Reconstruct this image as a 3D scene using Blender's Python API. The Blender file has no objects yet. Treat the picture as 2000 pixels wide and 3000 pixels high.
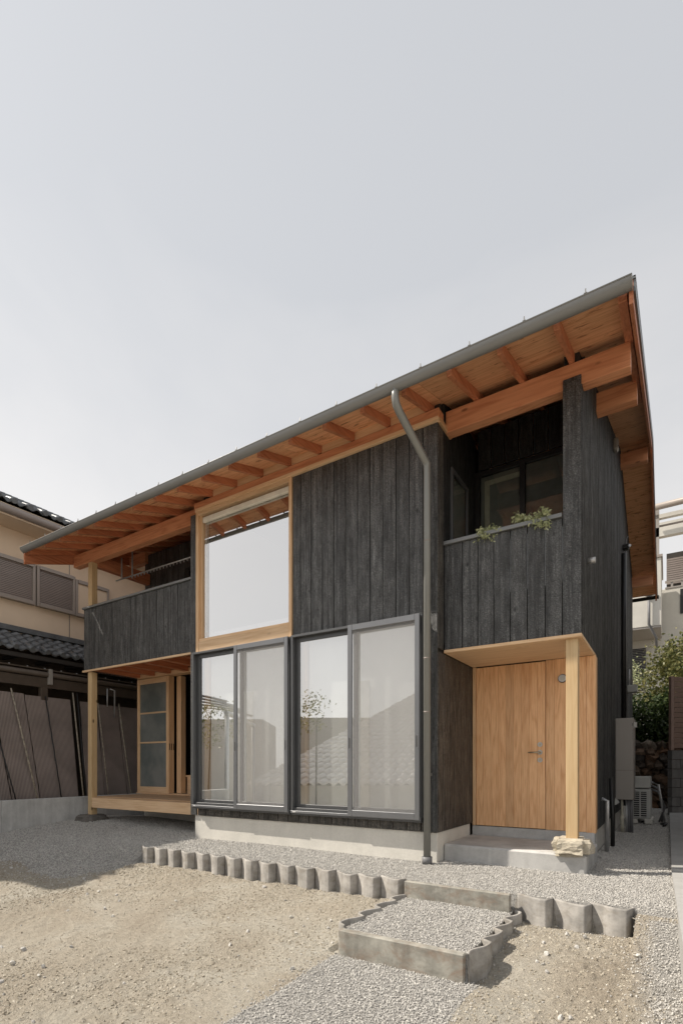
import bpy, bmesh, math, random
import numpy as np
from mathutils import Vector, Matrix, noise as mnoise
R = math.radians
rnd = random.Random(7)
npr = np.random.RandomState(11)
sc = bpy.context.scene
col = sc.collection

# ------------------------------------------------------------------ camera, world, sun, exposure
cam_d = bpy.data.cameras.new("camera"); cam = bpy.data.objects.new("camera", cam_d); col.objects.link(cam)
cam.location = (0, -5, 1); cam.rotation_euler = (R(90), 0, R(32.407))
cam_d.sensor_fit = 'VERTICAL'; cam_d.sensor_height = 36; cam_d.sensor_width = 24
cam_d.lens = 1504.44 / 3000 * 36; cam_d.shift_y = 745 / 3000
cam_d.clip_start = 0.05; cam_d.clip_end = 2000
sc.camera = cam
SUNV = Vector((-2.4, -1.07, 3.06)).normalized()
EL = math.asin(SUNV.z); AZ = math.atan2(SUNV.x, SUNV.y) % (2 * math.pi)
world = bpy.data.worlds.new("World"); sc.world = world; world.use_nodes = True
wn = world.node_tree.nodes; wl = world.node_tree.links
sky = wn.new('ShaderNodeTexSky'); sky.sky_type = 'NISHITA'; sky.sun_disc = False
sky.sun_elevation = EL; sky.sun_rotation = AZ; sky.air_density = 1.2; sky.dust_density = 2.0; sky.ozone_density = 1.0
hs = wn.new('ShaderNodeHueSaturation'); hs.inputs['Saturation'].default_value = 0.18
mixw = wn.new('ShaderNodeMix'); mixw.data_type = 'RGBA'; mixw.inputs[0].default_value = 0.74
# thin bright cloud veil over the blue: paler and warmer towards the horizon, faintly uneven
tcw = wn.new('ShaderNodeTexCoord'); sxw = wn.new('ShaderNodeSeparateXYZ'); wl.new(tcw.outputs['Generated'], sxw.inputs[0])
nzw = wn.new('ShaderNodeTexNoise'); nzw.inputs['Scale'].default_value = 1.7; nzw.inputs['Detail'].default_value = 5; nzw.inputs['Roughness'].default_value = .5; nzw.inputs['Distortion'].default_value = .6
mpw = wn.new('ShaderNodeMapping'); mpw.inputs['Scale'].default_value = (1, 1, 2.2); wl.new(tcw.outputs['Generated'], mpw.inputs[0]); wl.new(mpw.outputs[0], nzw.inputs['Vector'])
adw = wn.new('ShaderNodeMath'); adw.operation = 'MULTIPLY_ADD'; adw.inputs[1].default_value = .62; wl.new(nzw.outputs[0], adw.inputs[0]); wl.new(sxw.outputs[2], adw.inputs[2])
rpw = wn.new('ShaderNodeValToRGB'); wl.new(adw.outputs[0], rpw.inputs[0]); ew = rpw.color_ramp.elements
ew[0].position = .25; ew[0].color = (.66, .64, .61, 1); ew[1].position = 1.0; ew[1].color = (.44, .452, .475, 1)
e2 = ew.new(.68); e2.color = (.585, .575, .57, 1)
scw = wn.new('ShaderNodeVectorMath'); scw.operation = 'SCALE'; scw.inputs['Scale'].default_value = 10.6
wl.new(rpw.outputs[0], scw.inputs[0]); wl.new(scw.outputs[0], mixw.inputs[7])
wl.new(sky.outputs[0], hs.inputs['Color']); wl.new(hs.outputs[0], mixw.inputs[6])
wl.new(mixw.outputs[2], wn['Background'].inputs[0]); wn['Background'].inputs[1].default_value = 0.115
sun_d = bpy.data.lights.new("sun", 'SUN'); sun_d.energy = 4.7; sun_d.angle = R(0.6); sun_d.color = (1, .92, .81)
sun = bpy.data.objects.new("sun", sun_d); col.objects.link(sun)
sun.rotation_euler = SUNV.to_track_quat('Z', 'Y').to_euler(); sun.location = (-20, -10, 25)
sc.view_settings.view_transform = 'Standard'; sc.view_settings.look = 'None'
sc.view_settings.exposure = 0.35; sc.view_settings.gamma = 1; sc.view_settings.use_curve_mapping = False
sc.cycles.max_bounces = 10; sc.cycles.transparent_max_bounces = 16
sc.cycles.use_denoising = True

# ------------------------------------------------------------------ materials
def nt(name, rough=.6, spec=.5, color=None, metal=0):
    m = bpy.data.materials.new(name); m.use_nodes = True
    b = m.node_tree.nodes['Principled BSDF']
    b.inputs['Roughness'].default_value = rough
    b.inputs['Specular IOR Level'].default_value = spec
    b.inputs['Metallic'].default_value = metal
    if color: b.inputs['Base Color'].default_value = (*color, 1)
    return m, m.node_tree.nodes, m.node_tree.links, b
def coords(n, l, scale=(1, 1, 1), rand=True):
    tc = n.new('ShaderNodeTexCoord'); oi = n.new('ShaderNodeObjectInfo')
    mp = n.new('ShaderNodeMapping'); mp.inputs['Scale'].default_value = scale
    if rand:
        mm = n.new('ShaderNodeMath'); mm.operation = 'MULTIPLY'; mm.inputs[1].default_value = 37.3
        l.new(oi.outputs['Random'], mm.inputs[0])
        va = n.new('ShaderNodeVectorMath'); va.operation = 'ADD'
        l.new(tc.outputs['Object'], va.inputs[0]); l.new(mm.outputs[0], va.inputs[1])
        l.new(va.outputs[0], mp.inputs[0])
    else: l.new(tc.outputs['Object'], mp.inputs[0])
    return mp, oi
def noise_(n, l, src, scale, detail=5, rough=.55, dist=0):
    t = n.new('ShaderNodeTexNoise'); t.inputs['Scale'].default_value = scale; t.inputs['Detail'].default_value = detail
    t.inputs['Roughness'].default_value = rough; t.inputs['Distortion'].default_value = dist
    l.new(src, t.inputs['Vector']); return t
def ramp(n, l, src, stops):
    r = n.new('ShaderNodeValToRGB'); e = r.color_ramp.elements
    while len(e) < len(stops): e.new(.5)
    for el, (p, c) in zip(e, stops): el.position = p; el.color = (*c, 1) if len(c) == 3 else c
    l.new(src, r.inputs[0]); return r
def g(v): return (v, v, v)
def bump(n, l, b, src, strength, dist, prev=None):
    bp = n.new('ShaderNodeBump'); bp.inputs['Strength'].default_value = strength; bp.inputs['Distance'].default_value = dist
    l.new(src, bp.inputs['Height'])
    if prev: l.new(prev.outputs[0], bp.inputs['Normal'])
    l.new(bp.outputs[0], b.inputs['Normal']); return bp
def mix(n, l, f, a, c, mode='MIX'):
    m = n.new('ShaderNodeMix'); m.data_type = 'RGBA'; m.blend_type = mode
    for k, v in ((0, f), (6, a), (7, c)):
        if hasattr(v, 'is_output') or hasattr(v, 'links'): l.new(v, m.inputs[k])
        elif k == 0: m.inputs[0].default_value = v
        else: m.inputs[k].default_value = (*v, 1)
    return m.outputs[2]
def plain(name, color, rough=.6, spec=.4, metal=0, var=.12, sc_=9, bmp=.0):
    m, n, l, b = nt(name, rough, spec, color, metal)
    mp, oi = coords(n, l)
    t = noise_(n, l, mp.outputs[0], sc_)
    r = ramp(n, l, t.outputs[0], [(.3, tuple(c * (1 - var) for c in color)), (.7, tuple(min(1, c * (1 + var)) for c in color))])
    l.new(r.outputs[0], b.inputs['Base Color'])
    if bmp: bump(n, l, b, t.outputs[0], .6, bmp)
    return m
def wood(name, axis, light, dark, knots=.5, rough=.55, fine=1.0, figure=.5, redden=None):
    m, n, l, b = nt(name, rough, .35)
    s = [1, 1, 1]; s[axis] = .05
    mp, oi = coords(n, l, tuple(s))
    t1 = noise_(n, l, mp.outputs[0], 45 * fine, 4, .6, .4)
    s2 = [1, 1, 1]; s2[axis] = .09
    mp2, _ = coords(n, l, tuple(s2))
    t2 = noise_(n, l, mp2.outputs[0], 7, 2, .5, 0)
    mu = n.new('ShaderNodeMath'); mu.operation = 'MULTIPLY'; mu.inputs[1].default_value = 16; l.new(t2.outputs[0], mu.inputs[0])
    fr = n.new('ShaderNodeMath'); fr.operation = 'PINGPONG'; fr.inputs[1].default_value = 1; l.new(mu.outputs[0], fr.inputs[0])
    base = ramp(n, l, t1.outputs[0], [(.32, dark), (.62, light)])
    c = mix(n, l, figure, base.outputs[0], ramp(n, l, fr.outputs[0], [(0, dark), (.45, light), (1, tuple(min(1, v * 1.08) for v in light))]).outputs[0])
    # board to board variation
    vr = ramp(n, l, oi.outputs['Random'], [(0, g(.82)), (.5, g(1)), (1, g(1.0))])
    c = mix(n, l, 1.0, c, vr.outputs[0], 'MULTIPLY')
    if knots:
        s3 = [1, 1, 1]; s3[axis] = .45
        mp3, _ = coords(n, l, tuple(s3))
        v = n.new('ShaderNodeTexVoronoi'); v.inputs['Scale'].default_value = 4.5; l.new(mp3.outputs[0], v.inputs['Vector'])
        kr = ramp(n, l, v.outputs['Distance'], [(.045, g(1)), (.09, g(0))])
        km = n.new('ShaderNodeMath'); km.operation = 'MULTIPLY'; km.inputs[1].default_value = knots; l.new(kr.outputs[0], km.inputs[0])
        c = mix(n, l, km.outputs[0], c, tuple(v * .35 for v in dark))
    l.new(c, b.inputs['Base Color'])
    bump(n, l, b, t1.outputs[0], .25, .002)
    return m
def charred(name, lo, hi, rough=.5, spec=.5, warm=0.0):
    m, n, l, b = nt(name, rough, spec)
    mp, oi = coords(n, l, (1, 1, .035))
    t1 = noise_(n, l, mp.outputs[0], 38, 4, .6)                 # vertical streaks
    mp2, _ = coords(n, l, (1, 1, 2.1))
    v = n.new('ShaderNodeTexVoronoi'); v.feature = 'DISTANCE_TO_EDGE'; v.inputs['Scale'].default_value = 44
    nd = noise_(n, l, mp2.outputs[0], 30, 2, .5)
    va = n.new('ShaderNodeVectorMath'); va.operation = 'MULTIPLY_ADD'; va.inputs[1].default_value = (.02, .02, .02)
    l.new(nd.outputs['Color'], va.inputs[0]); l.new(mp2.outputs[0], va.inputs[2]); l.new(va.outputs[0], v.inputs['Vector'])
    mp3, _ = coords(n, l, (1, 1, .3))
    t3 = noise_(n, l, mp3.outputs[0], 16, 6, .7)                 # blotches
    c1 = ramp(n, l, t1.outputs[0], [(.3, g(lo)), (.72, (hi * (1 + .25 * warm), hi * (1.01 - .35 * warm), hi * (1.0 - warm)))])
    c2 = ramp(n, l, t3.outputs[0], [(.34, g(.55)), (.52, g(1.0)), (.70, g(1.5))])
    c = mix(n, l, 1, c1.outputs[0], c2.outputs[0], 'MULTIPLY')
    cr = ramp(n, l, v.outputs['Distance'], [(.0, g(.2)), (.14, g(1.0)), (.5, g(2.0))])
    c = mix(n, l, .9, c, cr.outputs[0], 'MULTIPLY')
    vr = ramp(n, l, oi.outputs['Random'], [(0, g(.8)), (.6, g(1)), (1, g(1.2))])
    c = mix(n, l, 1, c, vr.outputs[0], 'MULTIPLY')
    mp4, _ = coords(n, l, (1, 1, .6))
    k = n.new('ShaderNodeTexVoronoi'); k.inputs['Scale'].default_value = 6; l.new(mp4.outputs[0], k.inputs['Vector'])
    kr = ramp(n, l, k.outputs['Distance'], [(.05, g(1)), (.12, g(0))])
    c = mix(n, l, kr.outputs[0], c, g(lo * .4))
    l.new(c, b.inputs['Base Color'])
    b1 = bump(n, l, b, v.outputs['Distance'], .8, .006)
    bump(n, l, b, t1.outputs[0], .6, .005, b1)
    rr = ramp(n, l, t3.outputs[0], [(.3, g(rough + .15)), (.7, g(rough - .1))]); l.new(rr.outputs[0], b.inputs['Roughness'])
    return m
def concrete(name, base, dark=.75, stain=.3, tint=(1, .98, .94), scale=2.5, rough=.85):
    m, n, l, b = nt(name, rough, .3)
    mp, oi = coords(n, l)
    t = noise_(n, l, mp.outputs[0], scale, 7, .62, .3); t2 = noise_(n, l, mp.outputs[0], 60, 4, .6)
    hi = tuple(base * q for q in tint)
    c = ramp(n, l, t.outputs[0], [(.3, tuple(v * dark for v in hi)), (.6, hi)]).outputs[0]
    mp2, _ = coords(n, l, (1, 1, .12))
    t3 = noise_(n, l, mp2.outputs[0], 9, 4, .6)
    c = mix(n, l, stain, c, ramp(n, l, t3.outputs[0], [(.38, g(.55)), (.6, g(1.0))]).outputs[0], 'MULTIPLY')
    c = mix(n, l, .35, c, ramp(n, l, t2.outputs[0], [(.3, g(.8)), (.7, g(1.1))]).outputs[0], 'MULTIPLY')
    l.new(c, b.inputs['Base Color']); bump(n, l, b, t2.outputs[0], .5, .003); return m

M = {}
M['char'] = charred('charred_cedar', .03, .128, .5, .6)
M['char_low'] = charred('charred_cedar_weathered', .035, .13, .55, .45, .2)
M['char_side'] = charred('charred_cedar_gable', .03, .13, .72, .2)
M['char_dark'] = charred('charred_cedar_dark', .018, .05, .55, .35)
M['sof_x'] = wood('red_pine_x', 0, (.74, .35, .185), (.54, .205, .10), .8)
M['sof_y'] = wood('red_pine_y', 1, (.58, .235, .12), (.40, .13, .06), .5)
M['ply'] = wood('soffit_plywood', 0, (.90, .50, .27), (.66, .30, .145), .3, .6, .6, .6)
def speckle(m):
    n = m.node_tree.nodes; l = m.node_tree.links; b = n['Principled BSDF']; src = b.inputs['Base Color'].links[0].from_socket
    mp, oi = coords(n, l, (.3, 1, 1)); t = noise_(n, l, mp.outputs[0], 24, 3, .6, .5)
    f = ramp(n, l, t.outputs[0], [(.60, g(0)), (.68, g(1))]); k = n.new('ShaderNodeMath'); k.operation = 'MULTIPLY'; k.inputs[1].default_value = .8; l.new(f.outputs[0], k.inputs[0])
    l.new(mix(n, l, k.outputs[0], src, (.26, .09, .04)), b.inputs['Base Color'])
speckle(M['ply'])
M['wood_x'] = wood('cedar_x', 0, (.80, .57, .36), (.64, .41, .225), .25, .5, 1, .3)
M['wood_z'] = wood('cedar_z', 2, (.76, .52, .31), (.60, .37, .195), .25, .5, 1, .3)
M['wood_y'] = wood('cedar_y', 1, (.60, .39, .22), (.45, .26, .13), .2)
M['post_z'] = wood('cypress_post', 2, (.60, .44, .25), (.52, .35, .18), 1.0, .5, 1, .3)
M['door_z'] = wood('cypress_door', 2, (.90, .56, .305), (.64, .315, .14), .0, .45, 2.2, .35)
M['deck_x'] = wood('deck_pine', 0, (.50, .34, .21), (.38, .235, .13), .4)
M['metal'] = plain('gutter_metal', (.235, .235, .23), .42, .5, .1, .04, 3)
M['roofmetal'] = plain('roof_metal', (.16, .165, .165), .4, .5, .5, .05, 3)
M['pipe'] = plain('downpipe_metal', (.23, .23, .215), .35, .5, .2, .04, 3)
M['capm'] = plain('coping_metal', (.20, .205, .205), .45, .5, .3, .04, 3)
M['alu'] = plain('window_aluminium', (.105, .108, .112), .38, .5, .4, .05, 3)
M['alu_lt'] = plain('screen_sash_aluminium', (.19, .195, .205), .35, .5, .45, .05, 3)
M['galv'] = plain('galvanised_steel', (.5, .5, .5), .4, .5, .6)
M['brass'] = plain('worn_brass', (.5, .42, .3), .3, .5, .8)
M['black'] = plain('black_plastic', (.02, .02, .02), .4)
M['found'] = concrete('foundation_concrete', .72, .88, .08, (1, .965, .88), 3)
M['slab'] = concrete('porch_concrete', .56, .68, .15, (1, .985, .95), 3)
def stained(m, colr, s_, amt):
    n = m.node_tree.nodes; l = m.node_tree.links; b = n['Principled BSDF']; src = b.inputs['Base Color'].links[0].from_socket
    mp, oi = coords(n, l, (1, 1, 1.6)); t = noise_(n, l, mp.outputs[0], s_, 6, .65, .6)
    f = ramp(n, l, t.outputs[0], [(.48, g(0)), (.66, g(amt))]); l.new(mix(n, l, f.outputs[0], src, colr), b.inputs['Base Color']); return m
M['edging'] = concrete('edging_concrete', .44, .6, .5, (1, .95, .88), 9)
M['riser'] = concrete('kerb_concrete', .42, .6, .6, (1, .96, .84), 6)
stained(M['riser'], (.25, .17, .12), 5, .7); stained(M['riser'], (.16, .15, .13), 11, .45); stained(M['edging'], (.20, .175, .14), 8, .5)
M['retain'] = concrete('retaining_concrete', .62, .75, .35, (1, 1, .97), 3)
M['blockm'] = concrete('shade_toned_block_concrete', .2, .75, .4, (1, .97, .93), 4)  # base colour darkened to carry the shade over the block wall
M['kerb'] = concrete('cap_concrete', .40, .85, .1, (1, .99, .95), 3)
M['stucco'] = plain('beige_stucco', (.70, .565, .43), .9, .1, 0, .05, 2, .0)
M['stucco_w'] = plain('white_stucco', (.62, .60, .55), .9, .1, 0, .05, 3, .0)
M['shutter'] = plain('taupe_shutter', (.27, .23, .21), .45, .4, .1, .06, 5)
M['shutter_fr'] = plain('taupe_frame', (.32, .28, .25), .45, .4, .1, .04, 5)
M['tile'] = plain('grey_roof_tile', (.125, .132, .14), .42, .5, 0, .3, 5)
M['tile_red'] = plain('silver_brown_tile', (.62, .59, .56), .3, .8, 0, .12, 3)
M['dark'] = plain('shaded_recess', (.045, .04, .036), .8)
M['brownpaint'] = plain('brown_paint', (.085, .065, .05), .5)
M['plaster'] = plain('interior_plaster', (.7, .68, .64), .9, .1, 0, .02)
M['blind'] = plain('white_blind_cloth', (.90, .90, .89), .9, .1, 0, .02)
M['cassette'] = plain('cream_cassette', (.70, .66, .56), .5)
M['bamboo'] = plain('bamboo', (.30, .26, .2), .5, .4, 0, .4, 20)
M['heater'] = plain('heater_enamel', (.33, .305, .28), .35, .5, .1, .03, 1)
M['acwhite'] = plain('appliance_plastic', (.52, .52, .49), .45, .4, 0, .03)
M['pvc'] = plain('pvc_pipe', (.5, .47, .38), .45)
M['grpipe'] = plain('grey_pipe', (.16, .16, .165), .5)
M['louver'] = plain('brown_louver', (.30, .20, .16), .5, .4, 0, .1)
M['curtain_grey'] = plain('grey_curtain', (.30, .30, .295), .9)
M['leaf'] = None
def leafmat(name, c1, c2):
    m, n, l, b = nt(name, .5, .4); oi = n.new('ShaderNodeNewGeometry')
    r = ramp(n, l, oi.outputs['Random Per Island'], [(0, c1), (1, c2)]); l.new(r.outputs[0], b.inputs['Base Color'])
    t = n.new('ShaderNodeBsdfTranslucent'); l.new(r.outputs[0], t.inputs[0])
    ms = n.new('ShaderNodeMixShader'); ms.inputs[0].default_value = .3
    l.new(b.outputs[0], ms.inputs[1]); l.new(t.outputs[0], ms.inputs[2]); l.new(ms.outputs[0], n['Material Output'].inputs[0]); return m
M['leaf'] = leafmat('camellia_leaf', (.045, .07, .018), (.27, .25, .09))
M['leaf_pale'] = leafmat('pale_leaf', (.36, .40, .20), (.60, .62, .40))
M['leaf_dark'] = leafmat('dark_leaf', (.02, .04, .012), (.07, .10, .03))
M['bark'] = plain('bark', (.10, .08, .06), .9, .2, 0, .3, 20, .01)
def glass(name, refl, tint, boost=1.0):
    m = bpy.data.materials.new(name); m.use_nodes = True; n = m.node_tree.nodes; l = m.node_tree.links
    n.remove(n['Principled BSDF'])
    gl = n.new('ShaderNodeBsdfGlossy'); gl.inputs['Roughness'].default_value = .0; gl.inputs[0].default_value = (boost, boost, boost, 1)
    tr = n.new('ShaderNodeBsdfTransparent'); tr.inputs[0].default_value = (*tint, 1)
    lw = n.new('ShaderNodeLayerWeight'); lw.inputs[0].default_value = .5
    mr = n.new('ShaderNodeMapRange'); mr.inputs['To Min'].default_value = refl; mr.inputs['To Max'].default_value = 1
    l.new(lw.outputs['Fresnel'], mr.inputs[0])
    ge = n.new('ShaderNodeNewGeometry'); sb = n.new('ShaderNodeMath'); sb.operation = 'SUBTRACT'; sb.inputs[0].default_value = 1; l.new(ge.outputs['Backfacing'], sb.inputs[1])
    mu = n.new('ShaderNodeMath'); mu.operation = 'MULTIPLY'; l.new(mr.outputs[0], mu.inputs[0]); l.new(sb.outputs[0], mu.inputs[1])
    ms = n.new('ShaderNodeMixShader'); l.new(mu.outputs[0], ms.inputs[0])
    l.new(tr.outputs[0], ms.inputs[1]); l.new(gl.outputs[0], ms.inputs[2]); l.new(ms.outputs[0], n['Material Output'].inputs[0]); return m
M['glass'] = glass('coated_glass', .5, (.97, .98, .97))
M['glass_up'] = glass('high_coated_glass', .60, (.9, .9, .9), 1.0)
M['glass_dk'] = glass('plain_glass', .0, (.8, .82, .8))
def meshscreen():
    m = bpy.data.materials.new('insect_screen'); m.use_nodes = True; n = m.node_tree.nodes; l = m.node_tree.links
    b = n['Principled BSDF']; b.inputs['Base Color'].default_value = (.5, .49, .48, 1); b.inputs['Roughness'].default_value = .7
    tr = n.new('ShaderNodeBsdfTransparent'); ms = n.new('ShaderNodeMixShader'); ms.inputs[0].default_value = .2
    l.new(tr.outputs[0], ms.inputs[1]); l.new(b.outputs[0], ms.inputs[2]); l.new(ms.outputs[0], n['Material Output'].inputs[0]); return m
M['screen'] = meshscreen()
def frosted():
    m, n, l, b = nt('frosted_glass', .25, .5, (.22, .235, .225)); mp, _ = coords(n, l)
    t = noise_(n, l, mp.outputs[0], 2.2, 3); r = ramp(n, l, t.outputs[0], [(.35, (.13, .15, .145)), (.65, (.21, .22, .21))]); l.new(r.outputs[0], b.inputs['Base Color']); return m
M['frost'] = frosted()
def reed():
    m, n, l, b = nt('reed_mat', .8, .2); tc = n.new('ShaderNodeTexCoord')
    w = n.new('ShaderNodeTexWave'); w.wave_type = 'BANDS'; w.bands_direction = 'Y'; w.inputs['Scale'].default_value = 14; w.inputs['Distortion'].default_value = .4
    l.new(tc.outputs['Object'], w.inputs['Vector'])
    t = noise_(n, l, tc.outputs['Object'], 2.0, 5)
    c = ramp(n, l, w.outputs[0], [(0, (.10, .083, .076)), (.6, (.36, .30, .27))]).outputs[0]
    c = mix(n, l, .6, c, ramp(n, l, t.outputs[0], [(.3, g(.6)), (.7, g(1.1))]).outputs[0], 'MULTIPLY')
    l.new(c, b.inputs['Base Color']); bump(n, l, b, w.outputs[0], .5, .004); return m
M['reed'] = reed()
def stonemat(name, stops, scale=0):
    m, n, l, b = nt(name, .9, .2); oi = n.new('ShaderNodeObjectInfo')
    r = ramp(n, l, oi.outputs['Random'], stops)
    tc = n.new('ShaderNodeTexCoord'); t = noise_(n, l, tc.outputs['Object'], scale or 3, 4)
    c = mix(n, l, .5, r.outputs[0], ramp(n, l, t.outputs[0], [(.3, g(.7)), (.7, g(1.15))]).outputs[0], 'MULTIPLY')
    l.new(c, b.inputs['Base Color']); bump(n, l, b, t.outputs[0], .4, .02); return m
M['gravel'] = stonemat('crushed_limestone', [(0, (.42, .405, .38)), (.35, (.53, .51, .48)), (.75, (.59, .57, .53)), (1, (.68, .66, .61))])
M['clod'] = stonemat('soil_clod', [(0, (.30, .26, .20)), (.5, (.42, .375, .30)), (1, (.55, .51, .43))])
M['leaf_soil'] = plain('garden_humus', (.06, .05, .035), .95)
M['wallstone'] = stonemat('field_stone', [(0, (.05, .045, .04)), (.5, (.12, .09, .065)), (.8, (.17, .10, .06)), (1, (.2, .18, .15))], 6)
M['boulder'] = stonemat('rough_boulder', [(0, (.44, .395, .31)), (1, (.50, .45, .36))], 14)
M['boulder_dk'] = stonemat('grey_boulder', [(0, (.15, .14, .125)), (1, (.17, .155, .14))], 10)
def soilmat():
    m, n, l, b = nt('sandy_soil', .95, .1); tc = n.new('ShaderNodeTexCoord'); o = tc.outputs['Object']
    t1 = noise_(n, l, o, 1.3, 6, .6, .4); t2 = noise_(n, l, o, 28, 6, .7); t3 = noise_(n, l, o, 90, 4, .65)
    c = ramp(n, l, t1.outputs[0], [(.3, (.36, .31, .245)), (.5, (.43, .385, .315)), (.7, (.50, .47, .405))]).outputs[0]
    c = mix(n, l, .6, c, ramp(n, l, t2.outputs[0], [(.3, g(.68)), (.7, g(1.16))]).outputs[0], 'MULTIPLY')
    at = n.new('ShaderNodeAttribute'); at.attribute_name = 'gravelly'
    gc = ramp(n, l, t3.outputs[0], [(.3, (.26, .25, .235)), (.7, (.50, .485, .455))]).outputs[0]
    c = mix(n, l, at.outputs['Fac'], c, gc)
    l.new(c, b.inputs['Base Color']); b1 = bump(n, l, b, t2.outputs[0], .8, .04); bump(n, l, b, t3.outputs[0], .9, .015, b1); return m
M['soil'] = soilmat()

# ------------------------------------------------------------------ helpers
def tag(o, label=None, cat=None, group=None, kind=None):
    if label: o['label'] = label
    if cat: o['category'] = cat
    if group: o['group'] = group
    if kind: o['kind'] = kind
    return o
LOC = {}
def thing(name, label, cat, loc=(0, 0, 0), group=None, kind=None):
    o = bpy.data.objects.new(name, None); col.objects.link(o); o.location = loc; o.empty_display_size = .2
    LOC[o] = Vector(loc); return tag(o, label, cat, group, kind)
def link(name, me, parent=None, loc=(0, 0, 0), rot=None):
    o = bpy.data.objects.new(name, me); col.objects.link(o)
    w = Vector(loc); LOC[o] = w
    if parent: o.parent = parent; o.location = w - LOC[parent]
    else: o.location = w
    if rot: o.rotation_euler = rot
    return o
CACHE = {}
def boxmesh(sx, sy, sz, mat, bev):
    key = (round(sx, 4), round(sy, 4), round(sz, 4), mat.name, round(bev, 4))
    if key in CACHE: return CACHE[key]
    bm = bmesh.new(); bmesh.ops.create_cube(bm, size=1)
    bmesh.ops.scale(bm, vec=(sx, sy, sz), verts=bm.verts)
    if bev: bmesh.ops.bevel(bm, geom=bm.edges[:], offset=min(bev, .3 * min(sx, sy, sz)), segments=1, affect='EDGES', profile=.5)
    me = bpy.data.meshes.new('box'); bm.to_mesh(me); bm.free(); me.materials.append(mat); CACHE[key] = me; return me
def box(name, x0, x1, y0, y1, z0, z1, mat, parent=None, bev=.002, rot=None):
    return link(name, boxmesh(abs(x1 - x0), abs(y1 - y0), abs(z1 - z0), mat, bev), parent, ((x0 + x1) / 2, (y0 + y1) / 2, (z0 + z1) / 2), rot)
def meshobj(name, V, F, mat, parent=None, smooth=False, origin=None):
    V = [Vector(v) for v in V]
    if origin is None:
        c = sum(V, Vector()) / len(V)
    else: c = Vector(origin)
    me = bpy.data.meshes.new(name); me.from_pydata([v - c for v in V], [], F)
    bm = bmesh.new(); bm.from_mesh(me); bmesh.ops.recalc_face_normals(bm, faces=bm.faces); bm.to_mesh(me); bm.free()
    me.materials.append(mat)
    if smooth:
        for p in me.polygons: p.use_smooth = True
    return link(name, me, parent, c)
def prism(name, poly, axis, a0, a1, mat, parent=None, smooth=False):
    """poly: 2D outline in the other two axes (in x,y,z order), extruded along axis."""
    n = len(poly); V = []
    for a in (a0, a1):
        for p in poly:
            v = [0, 0, 0]; k = [i for i in range(3) if i != axis]; v[k[0]], v[k[1]] = p; v[axis] = a; V.append(v)
    F = [tuple(range(n)), tuple(range(2 * n - 1, n - 1, -1))] + [(i, (i + 1) % n, n + (i + 1) % n, n + i) for i in range(n)]
    return meshobj(name, V, F, mat, parent, smooth)
def tube(name, pts, r, mat, parent=None, seg=12, radii=None):
    pts = [Vector(p) for p in pts]; V = []; F = []
    for i, p in enumerate(pts):
        t = (pts[min(i + 1, len(pts) - 1)] - pts[max(i - 1, 0)]).normalized()
        u = t.cross(Vector((0, .13, 1)) if abs(t.z) < .9 else Vector((0, 1, 0))).normalized(); w = t.cross(u)
        rr = radii[i] if radii else r
        if 0 < i < len(pts) - 1:
            a = (pts[i] - pts[i - 1]).angle(pts[i + 1] - pts[i]) / 2; rr = rr / max(.5, math.cos(a))
        for k in range(seg):
            th = 2 * math.pi * k / seg; V.append(p + rr * (math.cos(th) * u + math.sin(th) * w))
    for i in range(len(pts) - 1):
        for k in range(seg):
            a = i * seg + k; b = i * seg + (k + 1) % seg; F.append((a, b, b + seg, a + seg))
    F.append(tuple(range(seg))); F.append(tuple(range((len(pts) - 1) * seg, len(pts) * seg)))
    o = meshobj(name, V, F, mat, parent, True)
    for p in o.data.polygons:
        if len(p.vertices) > 4 or seg <= 4: p.use_smooth = False
    return o
def rock(seed, sub=2, amp=.25, flat=1.0):
    bm = bmesh.new(); bmesh.ops.create_icosphere(bm, subdivisions=sub, radius=.5)
    for v in bm.verts:
        p = v.co.normalized()
        d = 1 + amp * mnoise.noise(p * 1.6 + Vector((seed * 3.1, seed, 0))) * 1.6 + amp * .4 * mnoise.noise(p * 4 + Vector((seed, 0, 9)))
        v.co = v.co * d; v.co.z *= flat
    me = bpy.data.meshes.new('rock'); bm.to_mesh(me); bm.free(); return me

# ------------------------------------------------------------------ ground: one height field, gravel and clods over it
def smooth(a, b, x):
    t = np.clip((x - a) / (b - a), 0, 1); return t * t * (3 - 2 * t)
_rs = np.random.RandomState(5)
_waves = [(_rs.uniform(-1, 1), _rs.uniform(-1, 1), _rs.uniform(0, 6.28)) for _ in range(24)]
def wob(X, Y, s, k0=0, n=8):
    z = 0
    for i in range(n):
        a, b, p = _waves[(k0 + i) % 24]; z = z + np.sin((a * X + b * Y) * s * (1 + .37 * i) + p) / (1 + .3 * i)
    return z / n * 1.6
_lat = _rs.uniform(-1, 1, (256, 256))
def vn(X, Y, f, o=0):
    x = X * f + 57.3 + o; y = Y * f + 91.7 - o; xi = np.floor(x).astype(int); yi = np.floor(y).astype(int); fx = x - xi; fy = y - yi
    fx = fx * fx * (3 - 2 * fx); fy = fy * fy * (3 - 2 * fy); L = lambda a, b: _lat[a % 256, b % 256]
    return (L(xi, yi) * (1 - fx) + L(xi + 1, yi) * fx) * (1 - fy) + (L(xi, yi + 1) * (1 - fx) + L(xi + 1, yi + 1) * fx) * fy
def rough(X, Y):
    m = np.clip(.55 + .9 * vn(X, Y, 1.1), .15, 1.4)
    lump = np.maximum(0, vn(X, Y, 19) - .15) * .020 + np.maximum(0, vn(X, Y, 42, 9) - .1) * .011
    return m * (lump + .008 * vn(X, Y, 7, 3) + .004 * vn(X, Y, 80, 5)) + .018 * vn(X, Y, 1.9, 4)
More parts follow.
